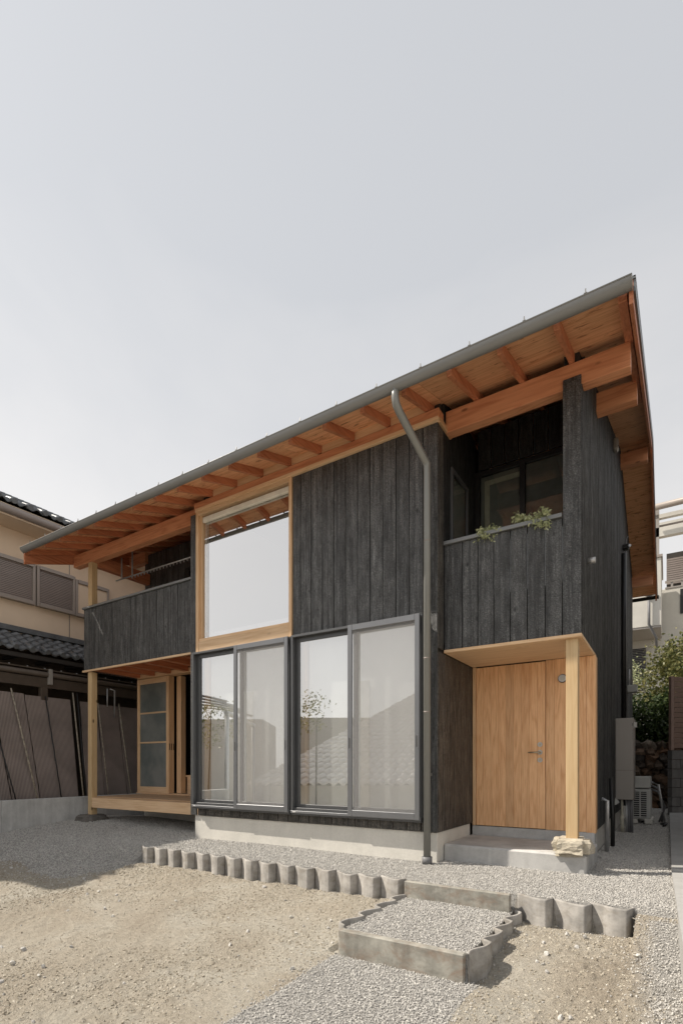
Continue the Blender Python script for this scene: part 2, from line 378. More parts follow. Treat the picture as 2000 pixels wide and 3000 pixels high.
def height(X, Y):
    up = .012 * wob(X, Y, 3, 2) + .0 * X
    up = up + .075 * np.exp(-(((X + 8.6) / 1.3) ** 2 + ((Y - .6) / .9) ** 2))
    up = up - .03 * smooth(-4, -5.6, X) * smooth(.2, -.9, Y)
    low = -.185 - .09 * smooth(-1, -2.1, Y) - .10 * smooth(-2, -4, Y) + .022 * wob(X, Y, 2.4, 9) + .006 * wob(X, Y, 11, 5) + .003 * wob(X, Y, 37, 1)
    low = low - .035 * smooth(-1.6, -2.0, Y) * (X > -2) + rough(X, Y)
    # left of the edging row the bank runs out as a soft slope
    yb = -.90
    wd = smooth(-5.5, -7.0, X)
    tb = np.where(X < -5.5, 1 - np.clip((Y - (-1.15 - .9 * wd)) / (.35 + 1.1 * wd), 0, 1), (Y < yb).astype(float)); tb = np.where(X < -5.5, tb * tb * (3 - 2 * tb), tb)
    tb = np.where(X > -.2, smooth(-.75, -1.4, Y), tb)
    lowl = np.where(X < -5.5, low + .0, low)
    z = up * (1 - tb) + lowl * tb
    step = (X > -1.895) & (X < -1.005) & (Y < -.90) & (Y > -2.02)
    z = np.where(step, -.125 + .006 * wob(X, Y, 8), z)
    # loose gravel path in front of the step
    path = smooth(-2.4, -1.98, X) * (1 - smooth(-.93, -.6, X)) * (Y < -2.02)
    z = z * (1 - path) + path * (-.285 - .06 * smooth(-2, -4.5, Y) + .014 * wob(X, Y, 5))
    z = np.where(Y < -6.2, -3.0, z)
    return z
def gravel_mask(X, Y):
    w = .10 * wob(X, Y, 5, 3)
    g_ = np.where((Y > -.90), 1.0, 0.0)
    # left patch in front of the veranda
    lp = (X < -5.4) & (Y > -1.8 + w * 2.2 + .5 * smooth(-5.8, -5.4, X)) & (X > -8.95)
    g_ = np.where(X < -5.45, lp.astype(float), g_)
    g_ = np.where((X < -5.45) & (Y < -.6), g_ * .75 + .25 * smooth(-2.2, -1.2, Y), g_)
    g_ = np.where((X > -5.0) & (X < -4.2) & (Y < -1.0) & (Y > -1.9), .0, g_)
    step = (X > -1.895) & (X < -1.005) & (Y < -.90) & (Y > -2.02); g_ = np.where(step, 1, g_)
    path = (X + .03 * (Y + 2) > -1.93 + w * .3) & (X < -.93 + w * .4) & (Y < -2.02); g_ = np.where(path, 1, g_)
    rt = smooth(-.2 + w * .7, .0 + w * .7, X) * (Y < -.95) * (Y > -2.6) * (1 - .45 * smooth(-1.2, -2.4, Y)); g_ = np.maximum(g_, rt)
    return g_
def grid(name, x0, x1, y0, y1, d, zoff=0.0, mat=None):
    xs = np.arange(x0, x1 + d / 2, d); ys = np.arange(y0, y1 + d / 2, d)
    X, Y = np.meshgrid(xs, ys); Z = height(X, Y) + zoff
    V = np.stack([X.ravel(), Y.ravel(), Z.ravel()], 1); nx = len(xs); ny = len(ys)
    i = np.arange(nx * ny).reshape(ny, nx)
    F = np.stack([i[:-1, :-1].ravel(), i[:-1, 1:].ravel(), i[1:, 1:].ravel(), i[1:, :-1].ravel()], 1)
    me = bpy.data.meshes.new(name); me.vertices.add(len(V)); me.vertices.foreach_set('co', V.ravel())
    me.loops.add(F.size); me.loops.foreach_set('vertex_index', F.ravel()); me.polygons.add(len(F))
    me.polygons.foreach_set('loop_start', np.arange(0, F.size, 4)); me.update(calc_edges=True)
    at = me.attributes.new('gravelly', 'FLOAT', 'POINT'); at.data.foreach_set('value', gravel_mask(X, Y).ravel().astype(np.float32))
    me.materials.append(mat); me.polygons.foreach_set('use_smooth', np.ones(len(F), bool)); return link(name, me)
soil = grid('soil_ground', -10.4, .2, -6.0, -.54, .0125, 0, M['soil']); tag(soil, kind='structure')
soil = grid('gravel_bed', -10.4, .2, -.54, 10, .04, 0, M['soil']); tag(soil, kind='structure')
# wide ground sheet out to the horizon, lower down the slope behind the camera and level elsewhere
gv = [(-300, -300, -3.05), (300, -300, -3.05), (300, -6.3, -3.05), (-300, -6.3, -3.05)]
o = meshobj('lower_ground', gv, [(0, 1, 2, 3)], M['soil']); tag(o, kind='structure')
gv = [(-300, -6.02, -.5), (300, -6.02, -.5), (300, 300, -.5), (-300, 300, -.5)]
o = meshobj('ground', gv, [(0, 1, 2, 3)], M['soil']); tag(o, kind='structure')

def scatter(name, pts, scl, rots, mats, kind_label, seeds, sub=1, amp=.3):
    me = bpy.data.meshes.new(name); me.vertices.add(len(pts)); me.vertices.foreach_set('co', np.asarray(pts, np.float32).ravel())
    a = me.attributes.new('scl', 'FLOAT_VECTOR', 'POINT'); a.data.foreach_set('vector', np.asarray(scl, np.float32).ravel())
    a = me.attributes.new('rt', 'FLOAT_VECTOR', 'POINT'); a.data.foreach_set('vector', np.asarray(rots, np.float32).ravel())
    a = me.attributes.new('pick', 'INT', 'POINT'); a.data.foreach_set('value', npr.randint(0, len(seeds), len(pts)).astype(np.int32))
    ob = link(name, me)
    ng = bpy.data.node_groups.new(name + '_nodes', 'GeometryNodeTree')
    ng.interface.new_socket('Geometry', in_out='INPUT', socket_type='NodeSocketGeometry')
    ng.interface.new_socket('Geometry', in_out='OUTPUT', socket_type='NodeSocketGeometry')
    n = ng.nodes; l = ng.links
    gi = n.new('NodeGroupInput'); go = n.new('NodeGroupOutput')
    ip = n.new('GeometryNodeInstanceOnPoints'); join = n.new('GeometryNodeJoinGeometry')
    for s in seeds:
        ico = n.new('GeometryNodeMeshIcoSphere'); ico.inputs['Radius'].default_value = .5; ico.inputs['Subdivisions'].default_value = sub
        sp = n.new('GeometryNodeSetPosition'); pos = n.new('GeometryNodeInputPosition')
        nz = n.new('ShaderNodeTexNoise'); nz.noise_dimensions = '4D'; nz.inputs['W'].default_value = s * 5.7; nz.inputs['Scale'].default_value = 2.2; nz.inputs['Detail'].default_value = 1
        l.new(pos.outputs[0], nz.inputs['Vector'])
        sb = n.new('ShaderNodeVectorMath'); sb.operation = 'SUBTRACT'; sb.inputs[1].default_value = (.5, .5, .5); l.new(nz.outputs['Color'], sb.inputs[0])
        ml = n.new('ShaderNodeVectorMath'); ml.operation = 'SCALE'; ml.inputs['Scale'].default_value = amp * 4; l.new(sb.outputs[0], ml.inputs[0])
        l.new(ico.outputs[0], sp.inputs[0]); l.new(ml.outputs[0], sp.inputs['Offset'])
        sm = n.new('GeometryNodeSetMaterial'); sm.inputs['Material'].default_value = mats; l.new(sp.outputs[0], sm.inputs[0])
        fs = n.new('GeometryNodeSetShadeSmooth'); fs.inputs['Shade Smooth'].default_value = False; l.new(sm.outputs[0], fs.inputs[0])
        gtoi = n.new('GeometryNodeGeometryToInstance'); l.new(fs.outputs[0], gtoi.inputs[0]); l.new(gtoi.outputs[0], join.inputs[0])
    l.new(gi.outputs[0], ip.inputs['Points']); l.new(join.outputs[0], ip.inputs['Instance']); ip.inputs['Pick Instance'].default_value = True
    def at_(nm, t):
        q = n.new('GeometryNodeInputNamedAttribute'); q.data_type = t; q.inputs['Name'].default_value = nm; return q.outputs[0]
    l.new(at_('pick', 'INT'), ip.inputs['Instance Index'])
    er = n.new('FunctionNodeEulerToRotation'); l.new(at_('rt', 'FLOAT_VECTOR'), er.inputs[0]); l.new(er.outputs[0], ip.inputs['Rotation'])
    l.new(at_('scl', 'FLOAT_VECTOR'), ip.inputs['Scale']); l.new(ip.outputs[0], go.inputs[0])
    md = ob.modifiers.new('scatter', 'NODES'); md.node_group = ng
    ob['kind'] = 'stuff'; ob['label'] = kind_label; return ob
def camdist(X, Y): return np.sqrt(X ** 2 + (Y + 5) ** 2)
def inview(X, Y):
    c, s = math.cos(R(32.407)), math.sin(R(32.407))
    dx, dy = X, Y + 5; r = dx * c + dy * s; f = -dx * s + dy * c
    u = 1000 + 1504 * r / np.maximum(f, .1); return (f > 1.2) & (u > -160) & (u < 2160)
def sample(n, keep):
    X = npr.uniform(-10, .15, n); Y = npr.uniform(-3.8, 8.6, n); k = inview(X, Y)
    X, Y = X[k], Y[k]; k = keep(X, Y) > npr.uniform(0, 1, len(X)); return X[k], Y[k]
def stones(name, X, Y, smin, smax, sink, mat, label, up=0.0):
    n = len(X); s = (smin + (smax - smin) * npr.uniform(0, 1, n) ** 1.7) * np.clip(camdist(X, Y) / 5.5, .9, 1.35)
    Z = height(X, Y) + s * sink + up * npr.uniform(0, 1, n)
    P = np.stack([X, Y, Z], 1); sc3 = np.stack([s * npr.uniform(.8, 1.3, n), s * npr.uniform(.7, 1.1, n), s * npr.uniform(.55, .9, n)], 1)
    rt = npr.uniform(0, 6.28, (n, 3)); return scatter(name, P, sc3, rt, mat, label, (1, 2, 3, 4), 1, .22)
jit = lambda n: npr.normal(0, .06, n) * (npr.uniform(0, 1, n) < .35) * npr.choice([1, 1, 3], n)
nowhere = lambda X, Y: ((Y > -.0) & (X > -5.6) & (X < -2.0)) | ((X > -2.0) & (X < -.68) & (Y > .2)) | ((Y > 1.2) & (X < -.7)) | (X < -8.94)
X, Y = sample(2400000, lambda X, Y: gravel_mask(X + jit(len(X)), Y + jit(len(X))) * ~nowhere(X, Y) * np.clip((4.2 / camdist(X, Y)) ** 1.6, .08, 1) * .62)
stones('gravel', X, Y, .0055, .015, .15, M['gravel'], 'pale grey crushed gravel round the house and on the stepped path', .004)
X, Y = sample(1200000, lambda X, Y: (1 - gravel_mask(X, Y)) * (Y < -.6) * ~nowhere(X, Y) * np.clip(.5 + 1.5 * vn(X, Y, 1.6, 2), .04, 1) * .38)
stones('soil_clods', X, Y, .0045, .023, -.08, M['clod'], 'small clods and stones over the sandy soil')
X, Y = sample(60000, lambda X, Y: (1 - gravel_mask(X, Y)) * (Y < -.6) * ~nowhere(X, Y) * np.clip(.3 + 2 * wob(X, Y, 3.1, 14), .03, 1) * .03)
stones('loose_stones', X, Y, .02, .05, .15, M['gravel'], 'scattered larger stones on the bare soil')

# ------------------------------------------------------------------ the house
house = thing('wooden_house', 'two-storey charred black timber house with wide overhanging pitched roof', 'house', (-4.8, 4, 0))
H = house
PITCH = .0
def zt(y): return 4.895 + .32 * (y - .2) if y < 4.8 else 4.895 + .32 * 4.6 - .32 * (y - 4.8)
XL, XR = -9.0, -.245
# foundation
box('foundation', -5.645, -2.02, .03, .16, -.3, .31, M['found'], H, .004)
box('foundation', -2.15, -2.02, .162, 1.08, -.3, .31, M['found'], H, .004)
box('foundation', -.80, -.70, 1.2, 8.15, -.3, .28, M['found'], H, .004)
box('foundation', -5.64, -5.52, .162, 8.1, -.3, .31, M['found'], H, .004)
box('foundation', -8.55, -5.66, 1.35, 1.47, -.3, .27, M['found'], H, .004)
# solid walls behind the boards
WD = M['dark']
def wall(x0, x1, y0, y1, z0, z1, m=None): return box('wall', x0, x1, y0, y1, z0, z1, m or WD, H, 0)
wall(-3.86, -2.03, .025, .13, 2.60, 4.66)
wall(-5.58, -5.50, .025, .13, .32, 4.66)
wall(-2.14, -2.035, .025, .13, .32, 2.60)
wall(-3.885, -3.862, .025, .13, .32, 2.60)
wall(-5.50, -2.14, .06, .13, .32, .43)
wall(-2.14, -2.03, .135, 8.0, .32, 5.0)               # between hall and porch
wall(-5.58, -5.46, .135, 8.0, .32, 5.0)
wall(-2.02, -.69, 1.30, 1.40, .3, 2.28)
wall(-.80, -.695, 1.285, 8.19, .3, 4.95)
wall(-.80, -.695, .22, 1.28, 2.24, 4.95)
wall(-8.6, -5.6, 1.425, 1.50, 2.84, 5.0)
wall(-8.6, -5.6, 8.0, 8.15, .3, 4.9); wall(-5.6, -.8, 8.05, 8.15, .3, 4.9)
wall(-8.62, -8.54, 1.45, 8.0, .3, 4.9)
for y0, y1 in ((.23, 4.78), (4.82, 8.1)):
    for xx in (-.80, -8.62): prism('wall', [(max(y0, 1.5 if xx < -5 else 0), 4.8), (y1, 4.8), (y1, zt(y1) - .16), (max(y0, 1.5 if xx < -5 else 0), zt(max(y0, 1.5 if xx < -5 else 0)) - .16)], 0, xx, xx + .1, WD, H)

# boards of charred cedar, every board its own piece
def vboard(x0, x1, y, z0, z1, m=None, t=.02, gap=.0075):
    dy = rnd.uniform(0, .006); return box('cladding_board', x0 + gap / 2, x1 - gap / 2, y + dy, y + t, z0, z1, m or M['char'], H, .0025)
C = M['char']
# main front, upper right part: seams read from the wall
xs = [-3.877, -3.8]
x = -3.77
seams = [-3.886, -3.765]
while seams[-1] < -2.18: seams.append(seams[-1] + .1605)
seams[-1] = -2.165
seams = [s for s in seams] + [-2.003]
for a, b in zip(seams[:-1], seams[1:]): vboard(a, b, 0, 2.592, 4.55)
vboard(-5.708, -5.58, -.002, .315, 4.545, C, .025)         # black corner pillar board
vboard(-3.888, -3.857, .0, .44, 2.59, C); vboard(-2.158, -2.003, 0, .318, 2.59, C)
x = -5.56
while x < -2.17:
    b = min(x + .1605, -2.160); vboard(x, b, .0, .316, .425, M['char_low']); x += .1605
# right bay
for i in range(8):
    a = -1.966 + i * .1625 - (.0 if i else .036); b = -1.966 + (i + 1) * .1625
    if i == 7: b = -.836
    vboard(a, min(b, -.836) , .18, 2.231, 3.335)
    if b >= -.84: break
vboard(-.836, -.671, .18, 2.231, 4.622)
# left bay balcony
x = -8.630
while x < -5.72:
    b = min(x + .1625, -5.71); vboard(x, b, .18, 2.672, 3.735); x += .1625
for i in range(7): box('cladding_board', -8.632, -8.614, .21 + i * .152, .205 + (i + 1) * .152, 2.672, 3.735, C, H, .002)
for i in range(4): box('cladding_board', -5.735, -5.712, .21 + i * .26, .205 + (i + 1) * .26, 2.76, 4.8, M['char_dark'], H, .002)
# back walls of the balconies
x = -8.6
while x < -5.74:
    b = min(x + .1625, -5.74); z0 = 2.835
    if not (-7.45 < x + .08 < -5.9): vboard(x, b, 1.27 + .13, z0, 5.1, C)
    else: vboard(x, b, 1.4, 4.62, 5.1, C)
    x += .1625
x = -1.97
while x < -.82:
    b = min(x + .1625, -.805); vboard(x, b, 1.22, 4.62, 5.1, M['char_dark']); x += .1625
# porch side wall (faces +X) and the balcony wall above it
y = .026
while y < 1.08:
    b = min(y + .16, 1.10); lo = .314 if y > -.1 else .3
    box('cladding_board', -2.022, -2.002 , y, b - .004, lo, 2.19, M['char_low'], H, .0025)
    if y < .17: box('cladding_board', -2.022, -2.002, y, min(b, .165) - .003, 2.23, 4.55, M['char_low'], H, .0025)
    y += .16
for (y0, y1, z0, z1) in ((.17, .36, 2.3, 5.0), (.36, .9, 4.26, 5.0), (.9, 1.215, 2.3, 5.0), (.36, .9, 2.3, 2.5)):
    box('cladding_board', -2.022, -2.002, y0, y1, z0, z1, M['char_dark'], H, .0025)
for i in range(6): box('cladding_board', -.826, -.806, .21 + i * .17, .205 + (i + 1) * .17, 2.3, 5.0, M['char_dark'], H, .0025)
# gable wall facing +X: boards with raked tops
y = .203; k = 0
while y < 8.19:
    b = min(y + .1625, 8.23); z0 = 2.231 if b < 1.3 else .285; q = rnd.uniform(0, .003); y1 = b - .004
    if y < 1.283 < b - .01 : pass
    prism('cladding_board', [(y, z0), (y1, z0), (y1, zt(y1) - .045 if not (y < .3) else 4.62), (y, zt(y) - .045 if y > .3 else 4.62)], 0, -.69, -.671 + q, M['char_side'], H)
    y = b; k += 1

# roof
def roof_slab(name, dz0, dz1, x0, x1, mat, ya=-.622, yb=9.0):
    prism(name, [(ya, zt(ya) + dz0), (4.8, zt(4.8) + dz0), (4.8, zt(4.8) + dz1), (ya, zt(ya) + dz1)], 0, x0, x1, mat, H)
    prism(name, [(4.8, zt(4.8) + dz0), (yb, zt(yb) + dz0), (yb, zt(yb) + dz1), (4.8, zt(4.8) + dz1)], 0, x0, x1, mat, H)
roof_slab('roof_sheet', -.012, .0, XL - .02, XR + .045, M['roofmetal'], -.628, 9.02)
n = 10; ww = (XR - XL) / n
ym = 2.08
for i in range(20):
    a, b = XL + i * (XR - XL) / 20 * 1.0, XL + (i + 1) * (XR - XL) / 20
    if i % 4 == 0:
        roof_slab('soffit_panel', -.042, -.013, a + .001, min(a + (XR - XL) / 5, XR) - .003, M['ply'], -.61, 8.97)
raft = [XR - .045 - .0] + [-.757 - .4525 * k for k in range(18)] + [XL + .045]
for xx in raft:
    w_ = .0225 if abs(xx - XR) > .1 and abs(xx - XL) > .1 else .03
    prism('rafter', [(-.575, zt(-.575) - .043), (2.2, zt(2.2) - .043), (2.2, zt(2.2) - .130), (-.575, zt(-.575) - .130)], 0, xx - w_, xx + w_, M['sof_y'], H)
for s, x0, x1 in ((1, XR - .0, XR + .028), (-1, XL - .03, XL - .002)):
    for (ya, yb) in ((-.62, 4.799), (4.801, 8.98)):
        prism('barge_board', [(ya, zt(ya) - .014), (yb, zt(yb) - .014), (yb, zt(yb) - (.19 if s > 0 else .275)), (ya, zt(ya) - (.19 if s > 0 else .275))], 0, x0, x1, M['sof_y'], H)
        xx = x1 if s > 0 else x0 - .014
        prism('verge_flashing', [(ya, zt(ya) + .012), (yb, zt(yb) + .012), (yb, zt(yb) - .105), (ya, zt(ya) - .105)], 0, xx + .001, xx + .015, M['roofmetal'], H)
        prism('verge_flashing', [(ya, zt(ya) + .004), (yb, zt(yb) + .004), (yb, zt(yb) + .014), (ya, zt(ya) + .014)], 0, min(x0, xx) - .03, max(x1, xx + .015), M['roofmetal'], H)
# eave fascia and blocking
#prism('eave_fascia', [(-.632, zt(-.63) - .043), (-.612, zt(-.61) - .043), (-.612, zt(-.61) - .115), (-.632, zt(-.63) - .115)], 0, XL, XR, M['sof_x'], H)
# beams
box('eave_beam', -5.62, -1.985, -.012, .12, 4.597, 4.69, M['sof_x'], H)
box('eave_trim', -5.58, -1.985, -.03, .01, 4.553, 4.596, M['wood_x'], H)
box('eave_trim', -2.001, -1.972, .011, .34, 4.545, 4.60, M['wood_y'], H)
box('eave_beam', XL + .02, -5.62, .2, .32, 4.555, 4.765, M['sof_x'], H)
box('eave_beam', -1.99, -.279, .2025, .32, 4.54, 4.765, M['sof_x'], H)
for (yc, zc) in ((1.39, None), (4.80, None), (8.1, None)):
    top = zt(yc) - .131 - (.02 if yc == 4.8 else .0) ; 
    box('purlin', -.69, -.279, yc - .06, yc + .06, top - .215, top, M['sof_x'], H)
    box('purlin', XL + .02, -8.5, yc - .06, yc + .06, top - .215, top, M['sof_x'], H)
box('side_beam', -8.53, -8.42, .321, 1.39, 4.50, 4.70, M['sof_y'], H)
for i in range(len(raft) - 2):
    a, b = raft[i + 2], raft[i + 1]
    if a > -5.6 and b < -1.9: box('blocking', a + .024, b - .024, .0, .03, 4.70, 4.79, M['wood_x'], H, .001)
# inner ceiling rafters over the right balcony
# gutter
def gutter_profile(r, n=14, t=.004):
    a = [(-r * math.cos(2.6 * i / n), -r * math.sin(2.6 * i / n) * 1.15) for i in range(n + 1)]
    b = [(-(r - t) * math.cos(2.6 * i / n), -(r - t) * math.sin(2.6 * i / n) * 1.15) for i in range(n, -1, -1)]
    return a + b
gy, gz, gr = -.64, 4.60, .058
gut = prism('gutter', [(gy + p[0], gz + p[1]) for p in gutter_profile(gr)], 0, XL + .01, -.222, M['metal'], H, False)
bd = tube('gutter_lip', [(XL + .01, gy - gr, gz), (-.222, gy - gr, gz)], .006, M['metal'], gut, 8)
for xx in (XL + .012, -.224):
    prism('gutter_cap', [(gy + p[0], gz + p[1]) for p in gutter_profile(gr + .003)[:15]], 0, xx - .004, xx + .004, M['metal'], gut)
k = 0; xx = -.53
while xx > XL:
    prism('snow_guard', [(gy - gr - .004, gz + .001), (gy - gr + .010, gz + .001), (gy - gr + .004, gz + .045), (gy - gr, gz + .045)], 0, xx - .004, xx + .004, M['metal'], H)
    box('gutter_bracket', xx - .012, xx + .012, gy - gr - .008, gy + gr, gz + .004, gz + .010, M['metal'], H, .001)
    xx -= .4525
# back gutter
prism('gutter', [(9.06 + p[0], zt(9.0) - .05 + p[1]) for p in gutter_profile(gr)], 0, XL, -.18, M['black'], H)
# downpipe
dp = tube('downpipe', [(-2.17, -.64, 4.60), (-2.17, -.64, 4.48), (-2.165, -.625, 4.42), (-2.155, -.585, 4.375), (-2.09, -.125, 4.125), (-2.08, -.095, 4.085), (-2.08, -.09, 4.03), (-2.08, -.09, .06)], .037, M['pipe'], H, 16)
for z in (2.1, 1.55, 3.3): tube('pipe_joint', [(-2.08, -.09, z), (-2.08, -.09, z + .012)], .0374, M['shutter'], dp, 16)
box('pipe_bracket', -2.10, -2.06, -.055, 0, .9, .93, M['pipe'], dp)
tube('pipe_collar', [(-2.08, -.09, -.0), (-2.08, -.09, .075)], .052, M['grpipe'], dp, 16)

# coping and fascias
box('balcony_coping', -2.0, -.838, .155, .33, 3.337, 3.375, M['capm'], H)
box('balcony_coping', -8.645, -5.71, .155, .33, 3.737, 3.772, M['capm'], H)
box('soffit_fascia', -8.645, -5.712, .16, .195, 2.640, 2.671, M['wood_x'], H)
# porch ceiling
pc = box('porch_ceiling', -2.0, -.668, .166, 1.118, 2.197, 2.229, M['wood_x'], H, .003)
box('porch_ceiling', -.69, -.6655, 1.119, 1.29, 2.197, 2.229, M['wood_y'], H, .003)
# left bay joists and floor underside
box('balcony_floor', -8.61, -5.72, .2, 1.39, 2.80, 2.83, M['ply'], H)
x = -8.58
for x in [-8.56, -8.13, -7.68, -7.22, -6.77, -6.31, -5.86]: box('floor_joist', x - .05, x + .05, .20, 1.235, 2.69, 2.798, M['sof_y'], H)
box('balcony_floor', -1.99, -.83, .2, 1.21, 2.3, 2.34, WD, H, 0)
# posts
box('post', -8.537, -8.43, .2, .307, .15, 2.639, M['post_z'], H, .003)
box('post', -8.537, -8.43, .205, .312, 3.773, 4.554, M['post_z'], H, .003)
box('post', -.811, -.708, .21, .315, .312, 2.196, M['post_z'], H, .003)
# veranda deck
box('deck_beam', -8.428, -5.55, .205, .305, .285, .455, M['wood_x'], H, .003)
for i in range(8): box('deck_board', -8.44 if i else -8.425, -5.60, .308 + i * .128, .305 + (i + 1) * .128, .455, .478, M['deck_x'], H, .002)
box('deck_beam', -8.60, -5.65, 1.25, 1.34, .25, .454, M['wood_x'], H)
box('deck_beam', -8.428, -8.33, .31, 1.24, .30, .453, M['wood_y'], H)
# sliding doors on the veranda: leaves stacked to the left
def leaf(y, first):
    name = 'sliding_door'; x0, x1, z0, z1 = -8.65, -7.735, .50, 2.665
    t = thing(name, None, None, (x0, y, z0)); t.parent = H; t.location = Vector((x0, y, z0)) - LOC[H]
    st, fr = .075, .05
    box('stile', x0, x0 + st, y, y + .036, z0, z1, M['wood_z'], t); box('stile', x1 - st, x1, y, y + .036, z0, z1, M['wood_z'], t)
    for a, b in ((z0, z0 + .115), (z1 - .10, z1), (1.435, 1.465), (1.995, 2.025)): box('rail', x0 + st, x1 - st, y + .001, y + .035, a, b, M['wood_x'], t)
    for a, b in ((z0 + .115, 1.435), (1.465, 1.995), (2.025, z1 - .10)): box('pane', x0 + st, x1 - st, y + .014, y + .02, a, b, M['frost'], t, 0)
    box('finger_pull', x1 - .002, x1 + .002, y + .010, y + .026, 1.3, 1.42, M['black'], t, 0)
for i in range(3): leaf(1.27 + i * .044, i == 0)
box('door_rail', -8.65, -5.70, 1.24, 1.41, 2.675, 2.755, M['wood_x'], H); box('door_sill', -8.65, -5.70, 1.245, 1.41, .478, .498, M['wood_x'], H)
box('door_jamb', -7.70, -7.58, 1.42, 1.53, .5, 2.67, M['wood_z'], H)
box('door_jamb', -7.56, -7.47, 1.72, 1.86, .5, 2.67, M['sof_x'], H)
box('floor_step', -7.58, -5.62, 1.56, 1.60, .48, .80, M['wood_x'], H); box('floor_step', -7.6, -5.62, 1.54, 3.4, .80, .835, M['wood_x'], H)
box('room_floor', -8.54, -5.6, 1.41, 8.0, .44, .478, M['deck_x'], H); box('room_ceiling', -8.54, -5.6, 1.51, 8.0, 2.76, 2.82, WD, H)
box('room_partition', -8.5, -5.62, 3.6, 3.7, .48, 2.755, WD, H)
# upper left balcony window and laundry pole
def simple_window(x0, x1, y, z0, z1, mids, fm, gm, depth=.05, fw=.045, back=True):
    t = thing('window', None, None, (x0, y, z0)); t.parent = H; t.location = Vector((x0, y, z0)) - LOC[H]
    box('frame', x0, x0 + fw, y, y + depth, z0, z1, fm, t); box('frame', x1 - fw, x1, y, y + depth, z0, z1, fm, t)
    box('frame', x0 + fw, x1 - fw, y + .001, y + depth - .001, z1 - fw, z1, fm, t); box('frame', x0 + fw, x1 - fw, y + .001, y + depth - .001, z0, z0 + fw, fm, t)
    xs_ = [x0 + fw] + [m for m in mids] + [x1 - fw]
    for m in mids: box('mullion', m - .03, m + .03, y - .004, y + depth + .002, z0 + fw, z1 - fw, fm, t)
    for a, b in zip(xs_[:-1], xs_[1:]): box('pane', a + (.03 if a != xs_[0] else 0), b - (.03 if b != xs_[-1] else 0), y + depth * .45, y + depth * .45 + .006, z0 + fw, z1 - fw, gm, t, 0)
    return t
simple_window(-7.38, -5.80, 1.395, 2.84, 4.6, [-6.6], M['black'], M['glass_dk'])
simple_window(-2.0, -.83, 1.21, 2.35, 4.60, [-1.44], M['black'], M['glass_dk'], .06, .05)
box('curtain', -1.95, -.85, 1.285, 1.295, 2.4, 4.62, M['curtain_grey'], H)
box('curtain_rail', -1.90, -1.475, 1.274, 1.282, 4.44, 4.50, M['cassette'], H, 0); box('curtain_edge', -1.90, -1.84, 1.274, 1.282, 2.4, 4.44, M['cassette'], H, 0)
# rear wall window trim seen over the coping
t = thing('window', None, None, (-2.0, .36, 2.5)); t.parent = H; t.location = Vector((-2.0, .36, 2.5)) - LOC[H]
for (y0, y1, z0, z1) in ((.36, .40, 2.5, 4.26), (.86, .90, 2.5, 4.26), (.40, .86, 4.22, 4.26), (.40, .86, 2.5, 2.54)): box('frame', -2.0, -1.975, y0, y1, z0, z1, M['alu'], t)
box('pane', -1.994, -1.99, .40, .86, 2.54, 4.22, M['glass_dk'], t, 0)
box('curtain', -2.03, -2.024, .3, 1.0, 2.4, 4.5, M['curtain_grey'], H, 0)
pole = tube('laundry_pole', [(-8.35, .62, 4.33), (-5.74, .62, 4.33)], .012, M['galv'], H, 8)
for i in range(26): box('pole_clip', -7.9 + i * .083, -7.885 + i * .083, .612, .628, 4.285, 4.32, M['galv'], pole, .001)
box('pole_hanger', -8.2, -8.18, .61, .63, 4.34, 4.7, M['galv'], H); box('pole_hanger', -7.9, -7.88, .61, .63, 4.34, 4.75, M['galv'], H)

